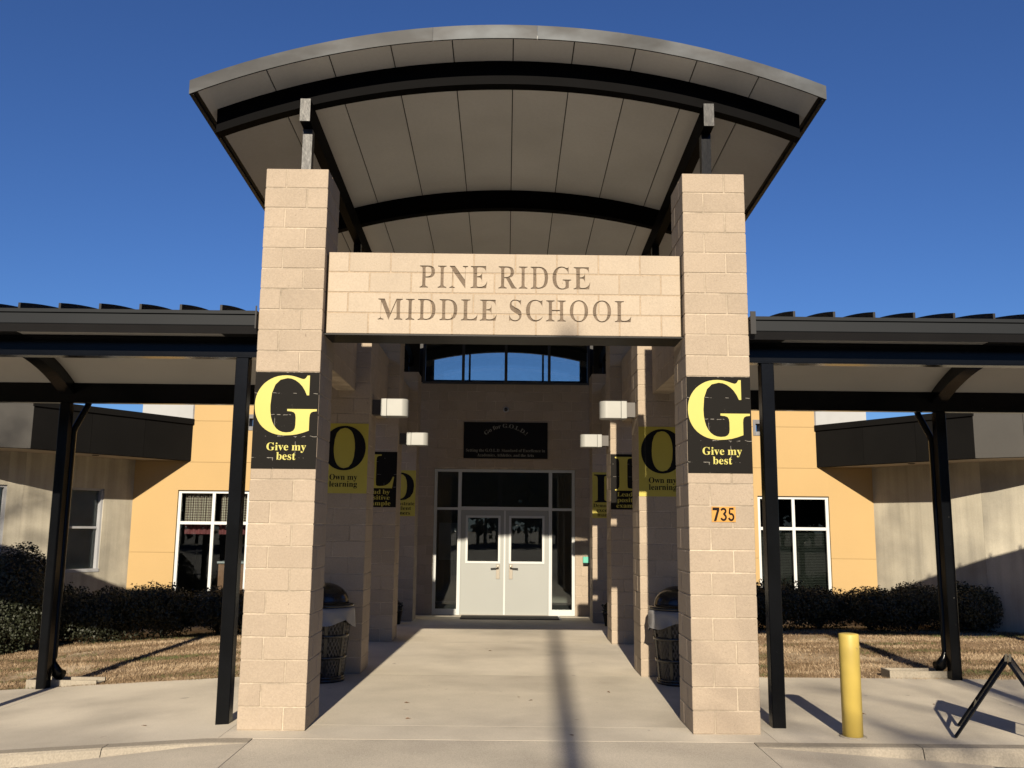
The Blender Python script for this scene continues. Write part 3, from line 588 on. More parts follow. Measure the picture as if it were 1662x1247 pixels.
for o in blocks:
    me = bpy.data.meshes.new_from_object(o.evaluated_get(dg))
    o.modifiers.clear()
    if len(me.polygons) >= 6 and max(v.co.z for v in me.vertices) > 0.9*max(v.co.z for v in o.data.vertices): o.data = me
bpy.data.objects.remove(cut); bpy.data.objects.remove(cut2)
bx('steel_lintel', MT['lintel'], beam, -1.734, 1.734, BY0 + 0.004, BY1 + 0.004, BZ0 - 0.016, BZ0 - 0.002)

# ---- side beams between the pillars
def side_beam(side, r):
    y0, y1 = ROWY[r] + 2*HW + 0.004, ROWY[r+1] - 0.004
    w = 0.25; cx = side * (1.925 + w/2); z0 = 3.545
    lab = '%s block beam spanning from the %s to the %s pillar' % ('left' if side < 0 else 'right', ('front', 'second', 'third')[r], ('second', 'third', 'rearmost')[r])
    t = thing('side_beam', lab, 'beam', (cx, (y0+y1)/2, z0), 'block beams along the portico sides')
    bx('mortar_core', MT['mortar'], t, cx - w/2 + 0.004, cx + w/2 - 0.004, y0 + 0.002, y1 - 0.002, z0 + 0.002, z0 + 5*CO - 0.005)
    for k in range(5):
        y = y0 - (0 if k % 2 else LNG/2)
        while y < y1 - 0.02:
            a, b = max(y, y0) + JT/2, min(y + LNG, y1) - JT/2
            if b - a > 0.03:
                MB().box(cx - w/2, cx + w/2, a, b, z0 + k*CO + JT/2, z0 + (k+1)*CO - JT/2).build('block', MT['cmu'], t, bevel=0.003)
            y += LNG
for r in range(3):
    for s in (-1, 1): side_beam(s, r)

# ================================================================== PORTICO ROOF
RR, RC, SL = 8.25, 0.05, 0.062
def zr(x, y, dz=0.0): return 6.605 + dz - (RR - math.sqrt(RR*RR - (x-RC)**2)) - SL * (y - 0.35)
roof = thing('portico_roof', 'arched portico roof with galvanised front edge and tan panelled underside', 'roof', (0, 0.3, 5.3))
YF, YB = -0.10, 10.55
seams = [-3.05] + [0.063 + 0.6105 * i for i in range(-4, 5)] + [3.09]
for i in range(len(seams) - 1):
    a, b = seams[i] + 0.006, seams[i+1] - 0.006
    n = 4; X = [a + (b-a)*k/n for k in range(n+1)]
    secs = []
    for y in (YF + 0.01, 3.4, 7, YB):
        secs.append([(x, y, zr(x, y)) for x in X] + [(x, y, zr(x, y, 0.04)) for x in X[::-1]])
    MB().sections(secs).build('ceiling_panel', MT['roofpanel'], roof, origin=(0, 0, 6))
n = 32; X = [-3.09 + 6.22 * k/n for k in range(n+1)]
MB().sections([[(x, y, zr(x, y, 0.012)) for x in X] + [(x, y, zr(x, y, 0.10)) for x in X[::-1]] for y in (YF + 0.02, YB + 0.02)]).build('roof_deck', MT['seam'], roof, origin=(0, 0, 6))
for x0, x1 in ((-3.12, -0.74), (-0.738, 0.30), (0.302, 3.16)):
    n = 14; X = [x0 + (x1-x0)*k/n for k in range(n+1)]
    MB().sections([[(x, y, zr(x, YF, -0.006)) for x in X] + [(x, y, zr(x, YF, 0.136)) for x in X[::-1]] for y in (YF - 0.012, YF + 0.006)]).build('front_fascia', MT['galv'], roof, origin=(0, 0, 6))
for x, sg in ((-3.1, -1), (3.14, 1)):
    p = [(x - 0.02, -0.012), (x + 0.02, -0.012), (x + 0.02, 0.13), (x - 0.02, 0.13)]
    MB().sections([[(u, y, zr(x, y, v)) for u, v in p] for y in (YF + 0.01, YB)]).build('side_edge', MT['seam'], roof)
for r, y in enumerate((0.35, 3.52, 6.69, 9.85)):
    x0, x1 = -2.97, 3.02; n = 28; X = [x0 + (x1-x0)*k/n for k in range(n+1)]
    MB().sections([[(x, yy, zr(x, y, -0.245)) for x in X] + [(x, yy, zr(x, yy, -0.003)) for x in X[::-1]] for yy in (y - 0.05, y + 0.05)]).build('arched_beam', MT['black_lit'], roof)
    MB().sections([[(x, yy, zr(x, y, -0.262)) for x in X] + [(x, yy, zr(x, y, -0.247)) for x in X[::-1]] for yy in (y - 0.065, y + 0.065)]).build('beam_flange', MT['black_lit'], roof)
for a_, b_ in ((-2.95, -1.83), (1.87, 3.0)):
    n = 6; X = [a_ + (b_-a_)*k/n for k in range(n+1)]
    MB().sections([[(x, y, 4.96) for x in X] + [(x, y, zr(x, YB, 0.005)) for x in X[::-1]] for y in (YB + 0.03, YB + 0.06)]).build('shade_panel', MT['seam'], roof)  # dark sheet added where only the shaded roof underside would show
def zp(y): return 6.058 - SL * (y - 0.1)
for s in (-1, 1):
    x = s * 2.03 + 0.01
    MB().sections([[(x - 0.05, y, zp(y) - 0.235), (x + 0.05, y, zp(y) - 0.235), (x + 0.05, y, zp(y)), (x - 0.05, y, zp(y))] for y in (0.10, YB)]).build('purlin', MT['black_lit'], roof)
    bx('purlin_end_cap', MT['steelcap'], roof, x - 0.051, x + 0.051, 0.092, 0.0985, zp(0.1) - 0.236, zp(0.1) + 0.001)
    for r in range(4):
        yy = ROWY[r] + 0.30
        bx('roof_post', MT['steelcap'] if r == 0 and s < 0 else MT['black'], roof, x - 0.048, x + 0.048, yy - 0.05, yy + 0.05, ROWN[r]*CO + 0.002, zp(yy + 0.05) - 0.237)
        bx('base_plate', MT['black'], roof, x - 0.09, x + 0.09, yy - 0.09, yy + 0.09, ROWN[r]*CO - 0.004, ROWN[r]*CO + 0.008)

# ================================================================== WALKWAY CANOPIES left and right
def canopy(s):
    nm = 'left' if s < 0 else 'right'
    t = thing('walkway_canopy', 'black %s walkway canopy with ribbed roof, gutter and posts' % nm, 'canopy', (s * 5.65, 1.76, zw(s * 5.65)), 'side walkway canopies')
    xa, xb = s * 2.352, s * 11.8
    lo, hi = min(xa, xb), max(xa, xb)
    YC, HS = 1.64, 1.64
    def zo(y): return 3.80 + 0.18 * (1 - ((y - YC) / HS) ** 2)
    def zu(y):
        u = min(abs(y - 1.76) / 1.375, 1.0)
        return 3.598 + 0.335 * (1 - u ** 2)
    Y = [YC - HS + 2*HS*k/24 for k in range(25)]
    def arc(mb, x0, x1, f0, f1, YY):
        mb.sections([[(x, y, f0(y)) for y in YY] + [(x, y, f1(y)) for y in YY[::-1]] for x in (x0, x1)])
    b = MB(); arc(b, lo, hi, lambda y: zo(y) - 0.02, zo, Y); b.build('roof_sheet', MT['seam'], t)
    x = abs(xa) + 0.30; i = 0
    off = 0.36 if s < 0 else 0.44
    k = 0
    while abs(xa) + off + k * 0.386 < 11.7:
        xx = s * (abs(xa) + off + k * 0.386)
        b = MB(); arc(b, xx - 0.011, xx + 0.011, lambda y: zo(y) - 0.006, lambda y: zo(y) + 0.10, Y)
        b.build('roof_seam', MT['seam'], t); k += 1
    # barrel ceiling between the beams, flat soffit outside them
    YY = [0.385 + (3.135 - 0.385)*(0.5 - 0.5*math.cos(math.pi*q/30)) for q in range(31)]
    b = MB(); arc(b, lo + 0.01, hi, zu, lambda y: max(min(zu(y) + 0.03, zo(y) - 0.024), zu(y) + 0.004), YY); b.build('barrel_ceiling', MT['ceiling'], t)
    # gutter: cap, face, drip
    bx('gutter_cap', MT['gutter'], t, lo, hi, -0.045, 0.03, 3.802, 3.835)
    bx('gutter_face', MT['gutter'], t, lo, hi, -0.032, 0.012, 3.692, 3.797, 0.006)
    MB().prism([(-0.024, 3.690), (0.03, 3.690), (0.075, 3.632), (0.02, 3.622)], lo, hi, 'x').build('gutter_return', MT['seam'], t)
    bx('back_gutter', MT['gutter'], t, lo, hi, 3.29, 3.34, 3.66, 3.80)
    # outer soffits
    e = s * 2.74; e2 = s * 6.05
    bx('soffit_panel', MT['ceiling'], t, min(e, s*4.74), max(e, s*4.74), 0.077, 0.295, 3.652, 3.667)
    bx('soffit_panel', MT['ceiling'], t, min(s*5.95, s*8.4), max(s*5.95, s*8.4), 0.077, 0.295, 3.652, 3.667)
    bx('soffit_trim', MT['seam'], t, lo, hi, 0.035, 0.33, 3.672, 3.698)
    bx('soffit_trim', MT['seam'], t, min(xa, e), max(xa, e), 0.077, 0.295, 3.644, 3.669)
    bx('soffit_trim', MT['seam'], t, min(s*4.745, s*5.94), max(s*4.745, s*5.94), 0.077, 0.295, 3.644, 3.669)
    bx('soffit_trim', MT['seam'], t, lo, hi, 3.235, 3.288, 3.640, 3.665)
    # beams
    bx('front_beam', MT['black'], t, lo + 0.005, hi, 0.30, 0.40, 3.455, 3.650, 0.004)
    bx('rear_beam', MT['black'], t, lo + 0.005, hi, 3.12, 3.23, 3.345, 3.60, 0.004)
    bx('beam_flange', MT['black'], t, lo + 0.005, hi, 0.285, 0.415, 3.442, 3.4545)
    # end plate against the pillar
    pl = s * 2.354
    bx('end_plate', MT['seam'], t, min(pl, pl + s*0.012), max(pl, pl + s*0.05), -0.06, -0.046, 3.66, 3.88)
    # arched rafters
    for rx in (5.63, 8.75):
        YR = [0.41 + (3.11 - 0.41)*q/26 for q in range(27)]
        b = MB(); arc(b, s*rx - 0.09, s*rx + 0.09, lambda y: zu(y) - 0.155, lambda y: zu(y) - 0.002, YR); b.build('arched_rafter', MT['black'], t)
    # posts
    for px in (2.566, 5.645, 8.75):
        for py, ztop in ((0.35, 3.441), (3.175, 3.343)):
            x = s * px; z0 = zw(x)
            if px == 2.566 and s > 0: x = 2.60
            bx('post', MT['black'], t, x - 0.063, x + 0.063, py - 0.063, py + 0.063, z0 - 0.02, ztop, 0.006)
    # downspout at the rear post
    x = s * 5.645; q = -s
    z0 = zw(x)
    b = MB().tube([(x + q*0.21, 3.37, 3.68), (x + q*0.20, 3.38, 3.42), (x + q*0.18, 3.36, 3.33), (x + q*0.065, 3.32, 3.05), (x + q*0.05, 3.31, 2.98), (x + q*0.045, 3.305, z0 + 0.36), (x + q*0.05, 3.305, z0 + 0.26), (x + q*0.085, 3.32, z0 + 0.17), (x + q*0.12, 3.38, z0 + 0.12)], [0.04]*6 + [0.05, 0.07, 0.075], 10)
    b.build('downspout', MT['black'], t)
    sb = thing('splash_block', 'pale concrete splash block under the %s canopy downspout' % nm, 'splash block', (x + q*0.2, 3.4, z0), 'splash blocks by the canopy posts')
    b = MB()
    x0, x1 = x - 0.25, x + 0.25
    if s > 0: x0, x1 = x - 0.75, x - 0.03
    else: x0, x1 = x - 0.22, x + 0.62
    b.box(x0, x1, 3.25, 3.28, z0 - 0.02, z0 + 0.085); b.box(x0, x1, 3.50, 3.53, z0 - 0.02, z0 + 0.085)
    b.box(x0, x1, 3.281, 3.499, z0 - 0.02, z0 + 0.045)
    b.box(x0 - 0.03, x0 - 0.001, 3.25, 3.53, z0 - 0.02, z0 + 0.085)
    b.build('basin', MT['kerb'], sb)
canopy(-1); canopy(1)

# ================================================================== SCHOOL WINGS (yellow wall, concrete wall, dark fascia)
WY = 10.8
def pane_window(t, x0, x1, z0, z1, y, cols, rows, fr, fm, gm, depth=0.06):
    """storefront window in the plane y: frame bars and one pane per light; cols/rows are bar centres"""
    X = [x0] + cols + [x1]; Z = [z0] + rows + [z1]
    w = bx('window_frame', fm, t, x0, x1, y, y + depth, z1 - fr, z1)
    bx('window_frame', fm, t, x0, x1, y, y + depth, z0, z0 + fr)
    bx('window_frame', fm, t, x0, x0 + fr, y, y + depth, z0 + fr + 0.0005, z1 - fr - 0.0005)
    bx('window_frame', fm, t, x1 - fr, x1, y, y + depth, z0 + fr + 0.0005, z1 - fr - 0.0005)
    for c in cols: bx('mullion', fm, t, c - fr/2, c + fr/2, y + 0.002, y + depth - 0.002, z0 + fr + 0.001, z1 - fr - 0.001)
    for r in rows:
        for i in range(len(X) - 1):
            a = X[i] + (fr if i == 0 else fr/2) + 0.001; b = X[i+1] - (fr if i == len(X)-2 else fr/2) - 0.001
            bx('transom', fm, t, a, b, y + 0.003, y + depth - 0.003, r - fr/2, r + fr/2)
    for i in range(len(X) - 1):
        for j in range(len(Z) - 1):
            a = X[i] + (fr if i == 0 else fr/2) - 0.004; b = X[i+1] - (fr if i == len(X)-2 else fr/2) + 0.004
            c = Z[j] + (fr if j == 0 else fr/2) - 0.004; d = Z[j+1] - (fr if j == len(Z)-2 else fr/2) + 0.004
            bx('pane', gm, t, a, b, y + depth*0.5, y + depth*0.5 + 0.006, c, d)

def wing(s):
    nm = 'left' if s < 0 else 'right'
    lab = ('left school wing with yellow wall, plaid curtained window and grey concrete end' if s < 0
           else 'right school wing with yellow wall, blind-covered window and grey concrete end')
    t = thing('school_wing', lab, 'building', (s * 6, WY, -0.3), 'school wings beside the entrance')
    def P(a, b): return (min(s*a, s*b), max(s*a, s*b))
    # yellow wall in stucco panels around the window and the scupper
    wx0, wx1, wz0, wz1 = 5.35, 6.86, 0.30, 2.515
    sx0, sx1, sz0, sz1 = 5.30, 5.50, 3.79, 4.13
    T = 0.25
    zs = [-0.5, 1.222, 3.105, 3.982, 5.3]
    def pan(a, b, z0, z1):
        if b - a < 0.01: return
        x0, x1 = P(a, b)
        bx('stucco_panel', MT['stucco'], t, x0, x1, WY, WY + T, z0 + 0.003, z1 - 0.003)
    for i in range(4):
        z0, z1 = zs[i], zs[i+1]
        if i == 0:
            pan(1.9, wx0, z0, z1); pan(wx1, 7.8, z0, z1); pan(wx0, wx1, z0, wz0 + 0.003)
        elif i == 1:
            pan(1.9, wx0, z0, z1); pan(wx1, 7.8, z0, z1); pan(wx0, wx1, wz1 - 0.003, z1)
        elif i == 2:
            pan(1.9, sx0 + 0.05, z0, z1); pan(sx1 - 0.05, 6.62, z0, z1); pan(6.62, 7.8, z0, z1); pan(sx0 + 0.05, sx1 - 0.05, z0, sz0 + 0.05)
        else:
            pan(1.9, sx0 + 0.05, z0, z1); pan(sx1 - 0.05, 6.62, z0, z1); pan(sx0 + 0.05, sx1 - 0.05, sz1 - 0.05, z1)
    x0, x1 = P(1.9, 6.60)
    bx('joint_backing', MT['stucco'], t, P(1.95, 5.30)[0], P(1.95, 5.30)[1], WY + 0.012, WY + T - 0.012, -0.49, 5.28)
    for z in (1.222, 3.105): bx('joint_backing', MT['stucco'], t, *P(6.88, 7.78), WY + 0.012, WY + T - 0.012, z - 0.02, z + 0.02)
    bx('joint_backing', MT['stucco'], t, *P(5.52, 6.60), WY + 0.012, WY + T - 0.012, 3.085, 3.125)
    bx('joint_backing', MT['stucco'], t, *P(5.52, 6.60), WY + 0.012, WY + T - 0.012, 3.962, 4.002)
    # scupper frame
    a, b = P(sx0, sx1); y = WY - 0.015
    bx('scupper_frame', MT['flash'], t, a, a + 0.055, y, WY + T + 0.02, sz0, sz1)
    bx('scupper_frame', MT['flash'], t, b - 0.055, b, y, WY + T + 0.02, sz0, sz1)
    bx('scupper_frame', MT['flash'], t, a + 0.056, b - 0.056, y, WY + T + 0.02, sz0, sz0 + 0.085)
    bx('scupper_frame', MT['flash'], t, a + 0.056, b - 0.056, y, WY + T + 0.02, sz1 - 0.085, sz1)
    # end flashing of the yellow wall and the white wall behind it
    a, b = P(6.621, 6.66)
    bx('end_flashing', MT['flash'], t, a, b, WY + 0.02, 13.6, 3.98, 5.3)
    a, b = P(6.66, 8.85)
    bx('upper_wall', MT['upper'], t, a, b, 13.6, 13.9, 3.0, 5.3)
    a, b = P(6.62, 12)
    bx('low_roof', MT['flash'], t, a, b, WY + 0.3, 14.4, 3.6, 3.7)
    # window
    wa, wb = P(wx0, wx1)
    bx('window_sill', MT['white'], t, wa, wb, WY - 0.02, WY + 0.10, wz0 - 0.05, wz0 - 0.001)
    pane_window(t, wa, wb, wz0, wz1, WY + 0.055, [(wa + wb)/2 + 0.01 * s], [1.835], 0.062, MT['white'], MT['glassdark' if s > 0 else 'glass'])
    # room
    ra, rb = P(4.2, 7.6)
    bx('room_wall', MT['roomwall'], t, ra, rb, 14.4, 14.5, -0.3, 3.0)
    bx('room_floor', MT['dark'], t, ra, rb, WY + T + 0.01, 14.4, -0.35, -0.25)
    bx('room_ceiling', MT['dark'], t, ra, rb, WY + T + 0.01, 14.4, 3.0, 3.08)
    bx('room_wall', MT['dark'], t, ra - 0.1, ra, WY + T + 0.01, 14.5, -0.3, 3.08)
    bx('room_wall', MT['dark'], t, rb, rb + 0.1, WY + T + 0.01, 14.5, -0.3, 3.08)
    if s < 0:
        for a, b in ((-6.76, -6.14), (-6.00, -5.42)):
            n = 60; secs = []
            for i in range(n + 1):
                x = a + (b - a)*i/n; yy = WY + 0.22 + 0.025*math.sin(i*0.72) + 0.012*math.sin(i*1.9)
                secs.append([(x, yy, 1.80), (x, yy, 2.44), (x, yy + 0.004, 2.44), (x, yy + 0.004, 1.80)])
            MB().sections(secs).build('plaid_curtain', MT['curtain'], t)
        for a, b in ((-6.78, -6.13), (-6.05, -5.42)):
            n = 40; secs = []
            for i in range(n + 1):
                x = a + (b - a)*i/n; yy = WY + 0.30 + 0.02*math.sin(i*0.9)
                secs.append([(x, yy, 1.60), (x, yy, 1.84), (x, yy + 0.004, 1.84), (x, yy + 0.004, 1.60)])
            MB().sections(secs).build('valance', MT['valance'], t)
        cb = bx('cabinet', MT['wood'], t, -6.05, -5.2, WY + 0.42, WY + 0.95, -0.25, 0.99)
        for a, b in ((-6.0, -5.64), (-5.6, -5.25)):
            bx('cabinet_door', MT['wood'], t, a, b, WY + 0.405, WY + 0.4185, 0.2, 0.93, 0.003)
        bx('cabinet_top', MT['wingframe'], t, -6.08, -5.18, WY + 0.38, WY + 0.97, 0.991, 1.03)
        bx('paper_box', MT['white'], t, -5.52, -5.40, WY + 0.5, WY + 0.7, 1.031, 1.24)
    else:
        for a, b in ((5.43, 6.07), (6.15, 6.79)):
            m = MB()
            for k in range(44):
                z = 0.38 + k*0.033
                m.hexa([(a, WY + 0.17, z), (b, WY + 0.17, z), (b, WY + 0.192, z + 0.018), (a, WY + 0.192, z + 0.018),
                        (a, WY + 0.17, z + 0.002), (b, WY + 0.17, z + 0.002), (b, WY + 0.192, z + 0.020), (a, WY + 0.192, z + 0.020)])
            tag(m.build('blind_slats', MT['blind'], t), kind='stuff')
            bx('blind_rail', MT['white'], t, a, b, WY + 0.165, WY + 0.20, 1.76, 1.79)
    # ---- gently curving concrete wall, dark fascia band and soffit
    def path(p, segs):
        pts = [p.copy()]
        for ln, a in segs: pts.append(pts[-1] + Vector((s*math.sin(R(a)), -math.cos(R(a)), 0))*ln)
        return pts
    ZB, ZT = 3.13, 4.02
    wp = path(Vector((s*7.8, WY, 0)), [(1.6, 33.5), (0.7, 38), (1.1, 46), (0.8, 55), (0.8, 63), (3.0, 72)])
    bp = path(Vector((s*6.63, WY - 0.004, 0)), [(1.15, 33.5)]*3 + [(0.8, 58), (1.2, 74), (3.2, 80)])
    def back(dd):
        w = Vector((dd.y, -dd.x, 0)).normalized()
        return w if w.y > 0 else -w
    def piece(name, m, o, dd, u0, u1, z0, z1, y0=0.0, y1=0.25):
        w = back(dd)
        return MB().hexa([(*((o + dd*uu + w*yy).xy), z) for z in (z0, z1) for uu, yy in ((u0, y0), (u1, y0), (u1, y1), (u0, y1))]).build(name, m, t, origin=(o.x, o.y, 0))
    wz0, wz1 = 0.845, 2.505
    for k in range(len(wp) - 1):
        o = wp[k]; dd = (wp[k+1] - o).normalized(); ln = (wp[k+1] - o).length
        g0 = -0.1 if k == 0 else 0.0015
        win = {0: (0.66, 1.40), 2: (0.28, 1.0)}.get(k) if s < 0 else None
        if not win:
            piece('concrete_panel', MT['wing'], o, dd, g0, ln - 0.0015, -0.6, ZB + 0.03)
            continue
        a, b = win
        piece('concrete_panel', MT['wing'], o, dd, g0, a, -0.6, ZB + 0.03)
        piece('concrete_panel', MT['wing'], o, dd, b, ln - 0.0015, -0.6, ZB + 0.03)
        piece('concrete_panel', MT['wing'], o, dd, a, b, -0.6, wz0); piece('concrete_panel', MT['wing'], o, dd, a, b, wz1, ZB + 0.03)
        f = 0.045
        piece('window_frame', MT['wingframe'], o, dd, a, b, wz0, wz0 + 0.06, -0.012, 0.2); piece('window_frame', MT['wingframe'], o, dd, a, b, wz1 - f, wz1, 0.04, 0.2)
        piece('window_frame', MT['wingframe'], o, dd, a, a + f, wz0 + 0.061, wz1 - f - 0.001, 0.02, 0.2); piece('window_frame', MT['wingframe'], o, dd, b - f, b, wz0 + 0.061, wz1 - f - 0.001, 0.02, 0.2)
        piece('transom', MT['wingframe'], o, dd, a + f + 0.001, b - f - 0.001, 1.70, 1.745, 0.09, 0.17)
        piece('pane', MT['glass'], o, dd, a + f, b - f, wz0 + 0.06, 1.70, 0.12, 0.126); piece('pane', MT['glass'], o, dd, a + f, b - f, 1.745, wz1 - f, 0.12, 0.126)
        piece('window_shade', MT['shade'], o, dd, a + f, b - f, wz0 + 0.06, wz1 - f, 0.15, 0.16)
    for k in range(len(bp) - 1):
        o = bp[k]; dd = (bp[k+1] - o).normalized(); ln = (bp[k+1] - o).length
        if k < 3:
            piece('fascia_panel', MT['band'], o, dd, 0.004, ln - 0.004, ZB, ZT - 0.12, 0, 0.2)
            piece('coping', MT['band'], o, dd, 0.002, ln - 0.002 if k < 2 else ln + 0.02, ZT - 0.119, ZT, -0.03, 0.23)
        else:
            piece('fascia_panel', MT['band_grey'], o, dd, 0.004, ln - 0.004, ZB, ZT + 0.15, 0, 0.2)
    poly = [(p + Vector((s*0.03, 0.03, 0))).xy for p in bp] + [(p + Vector((s*0.05, 0.1, 0))).xy for p in wp[::-1]]
    MB().prism([(p[0], p[1]) for p in poly], ZB + 0.004, ZB + 0.06, 'z').build('soffit', MT['soffit'], t)
    poly = [(p + Vector((s*0.1, 0.18, 0))).xy for p in bp] + [(wp[-1] + Vector((0, 5, 0))).xy, (wp[0] + Vector((0, 3, 0))).xy, (wp[0] + Vector((0, 0.3, 0))).xy]
    MB().prism([(p[0], p[1]) for p in poly], 3.62, 3.66, 'z').build('wing_roof', MT['flash'], t)
    c = bp[0] + (bp[1] - bp[0]).normalized()*1.9 + back(bp[1] - bp[0])*0.45
    MB().lathe([(0.06, ZB - 0.006), (0.07, ZB + 0.002), (0.0705, ZB + 0.02)], (c.x, c.y), 16).build('soffit_light', MT['band'], t)
wing(-1); wing(1)

# ================================================================== ENTRANCE WALL, DOORS, LOBBY
ew = thing('entrance_wall', 'shaded block end wall of the portico with clerestory window and doors', 'wall', (0, WY, 0))
EX0, EX1 = -1.895, 1.895
DX0, DX1, DZ = -1.475, 1.495, 3.02
T = 0.2
e = 0.005
bx('mortar_core', MT['mortar'], ew, EX0 + e, EX1 - e, WY + e, WY + T - e, DZ + 0.003, 24*CO - 0.006)
bx('mortar_core', MT['mortar'], ew, EX0 + e, DX0 - e, WY + e, WY + T - e, 0, DZ + 0.003)
bx('mortar_core', MT['mortar'], ew, DX1 + e, EX1 - e, WY + e, WY + T - e, 0, DZ + 0.003)
for k in range(24):
    z0, z1 = k*CO + JT/2, (k+1)*CO - JT/2
    spans = [(EX0, EX1)] if z0 > DZ - 0.02 else [(EX0, DX0 - 0.002), (DX1 + 0.002, EX1)]
    for a0, a1 in spans:
        x = -2.032 - (LNG/2 if k % 2 else 0)
        while x < a1:
            a, b = max(x + JT/2, a0), min(x + LNG - JT/2, a1)
            if b - a > 0.03: MB().box(a, b, WY, WY + T, max(z0, DZ + 0.004) if len(spans) == 1 else z0, z1).build('block', MT['cmu'], ew, bevel=0.003)
            x += LNG
# clerestory: arched light above the wall
CZ = 24*CO
def arch_glass(y, zsill, ztop, x0, x1, mulls, fr, m, par, top_r=8.25):
    zt = lambda x: ztop - (top_r - math.sqrt(top_r**2 - (x - 0.03)**2))
    bx('clerestory_sill', m, par, x0, x1, y - 0.04, y + 0.08, zsill - 0.05, zsill)
    n = 20; X = [x0 + (x1-x0)*i/n for i in range(n+1)]
    MB().sections([[(x, yy, zt(x)) for x in X] + [(x, yy, zt(x) + 0.08) for x in X[::-1]] for yy in (y, y + 0.06)]).build('clerestory_head', m, par)
    for c in mulls: MB().prism([(c - fr/2, zsill), (c + fr/2, zsill), (c + fr/2, zt(c)), (c - fr/2, zt(c))], y, y + 0.06, 'y').build('clerestory_mullion', m, par)
    ed = [x0 + fr] + [q for c in mulls[1:-1] for q in (c - fr/2, c + fr/2)] + [x1 - fr]
    for a, b in zip(ed[::2], ed[1::2]):
        X = [a + (b-a)*i/6 for i in range(7)]
        MB().prism([(a, zsill), (b, zsill)] + [(x, zt(x)) for x in X[::-1]], y + 0.026, y + 0.032, 'y').build('pane', MT['glassclear'], par)
arch_glass(WY + 0.03, CZ + 0.01, zr(0.05, WY, -0.05), -1.78, 1.82, [-1.755, -0.91, 0.01, 0.945, 1.795], 0.06, MT['mullion'], ew)
# lobby behind
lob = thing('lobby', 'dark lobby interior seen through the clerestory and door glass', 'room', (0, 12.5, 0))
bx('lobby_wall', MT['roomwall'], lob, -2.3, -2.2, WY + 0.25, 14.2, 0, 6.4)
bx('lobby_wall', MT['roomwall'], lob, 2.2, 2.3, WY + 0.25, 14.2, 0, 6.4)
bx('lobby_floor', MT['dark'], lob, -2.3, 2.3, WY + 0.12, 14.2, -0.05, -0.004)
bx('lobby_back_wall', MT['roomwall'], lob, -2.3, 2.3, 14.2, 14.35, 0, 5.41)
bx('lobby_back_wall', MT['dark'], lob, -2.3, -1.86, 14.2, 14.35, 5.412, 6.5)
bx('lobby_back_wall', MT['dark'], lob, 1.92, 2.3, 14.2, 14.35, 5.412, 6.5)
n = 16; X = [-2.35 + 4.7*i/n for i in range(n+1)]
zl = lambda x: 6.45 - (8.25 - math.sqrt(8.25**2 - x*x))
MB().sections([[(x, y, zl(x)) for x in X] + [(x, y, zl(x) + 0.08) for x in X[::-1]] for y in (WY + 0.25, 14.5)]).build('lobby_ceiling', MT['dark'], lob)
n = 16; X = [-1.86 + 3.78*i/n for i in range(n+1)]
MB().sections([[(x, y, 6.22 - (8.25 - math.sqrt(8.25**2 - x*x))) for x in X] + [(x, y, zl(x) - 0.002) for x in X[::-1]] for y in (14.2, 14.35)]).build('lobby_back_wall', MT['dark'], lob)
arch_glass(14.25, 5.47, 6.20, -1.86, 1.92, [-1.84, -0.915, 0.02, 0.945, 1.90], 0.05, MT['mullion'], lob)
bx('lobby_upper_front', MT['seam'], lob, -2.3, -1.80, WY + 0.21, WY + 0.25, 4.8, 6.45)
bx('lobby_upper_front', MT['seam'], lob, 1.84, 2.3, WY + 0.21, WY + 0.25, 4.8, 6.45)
for z, y in ((2.6, 13.0),):
    bx('notice_board', MT['wingframe'], lob, -1.6, -0.9, 14.17, 14.199, 1.0, 1.9)

# door set
ds = thing('glazed_storefront', 'pale grey double doors in a glazed white frame ending the walk', 'doors', (0.01, WY, 0))
Y0, Y1 = WY + 0.05, WY + 0.15
fr = 0.06; MX0, MX1, TZ = -0.90, 0.945, 2.16
for a, b, c, d in ((DX0, DX1, DZ - fr, DZ - 0.001), ):
    bx('frame_head', MT['doorframe'], ds, a, b, Y0, Y1, c, d)
for x, w in ((DX0 + 0.001, fr), (DX1 - fr - 0.001, fr)): bx('frame_jamb', MT['doorframe'], ds, x, x + w, Y0, Y1, 0.002, DZ - fr - 0.001)
for x in (MX0 - 0.07, MX1): bx('frame_mullion', MT['doorframe'], ds, x, x + 0.07, Y0 + 0.002, Y1 - 0.002, 0.002, DZ - fr - 0.001)
bx('frame_transom', MT['doorframe'], ds, MX0 + 0.001, MX1 - 0.001, Y0 + 0.003, Y1 - 0.003, TZ, TZ + 0.07)
for a, b in ((DX0 + fr + 0.002, MX0 - 0.071), (MX1 + 0.071, DX1 - fr - 0.002)):
    bx('sidelight_transom', MT['doorframe'], ds, a, b, Y0 + 0.003, Y1 - 0.003, TZ, TZ + 0.05)
    bx('sidelight_sill', MT['doorframe'], ds, a, b, Y0 + 0.003, Y1 - 0.003, 0.002, 0.12)
    bx('pane', MT['glass'], ds, a - 0.004, b + 0.004, Y0 + 0.045, Y0 + 0.052, 0.118, TZ + 0.002)
    bx('pane', MT['glass'], ds, a - 0.004, b + 0.004, Y0 + 0.045, Y0 + 0.052, TZ + 0.048, DZ - fr + 0.002)
bx('pane', MT['glass'], ds, MX0 - 0.004, MX1 + 0.004, Y0 + 0.045, Y0 + 0.052, TZ + 0.068, DZ - fr + 0.002)
CX = 0.022
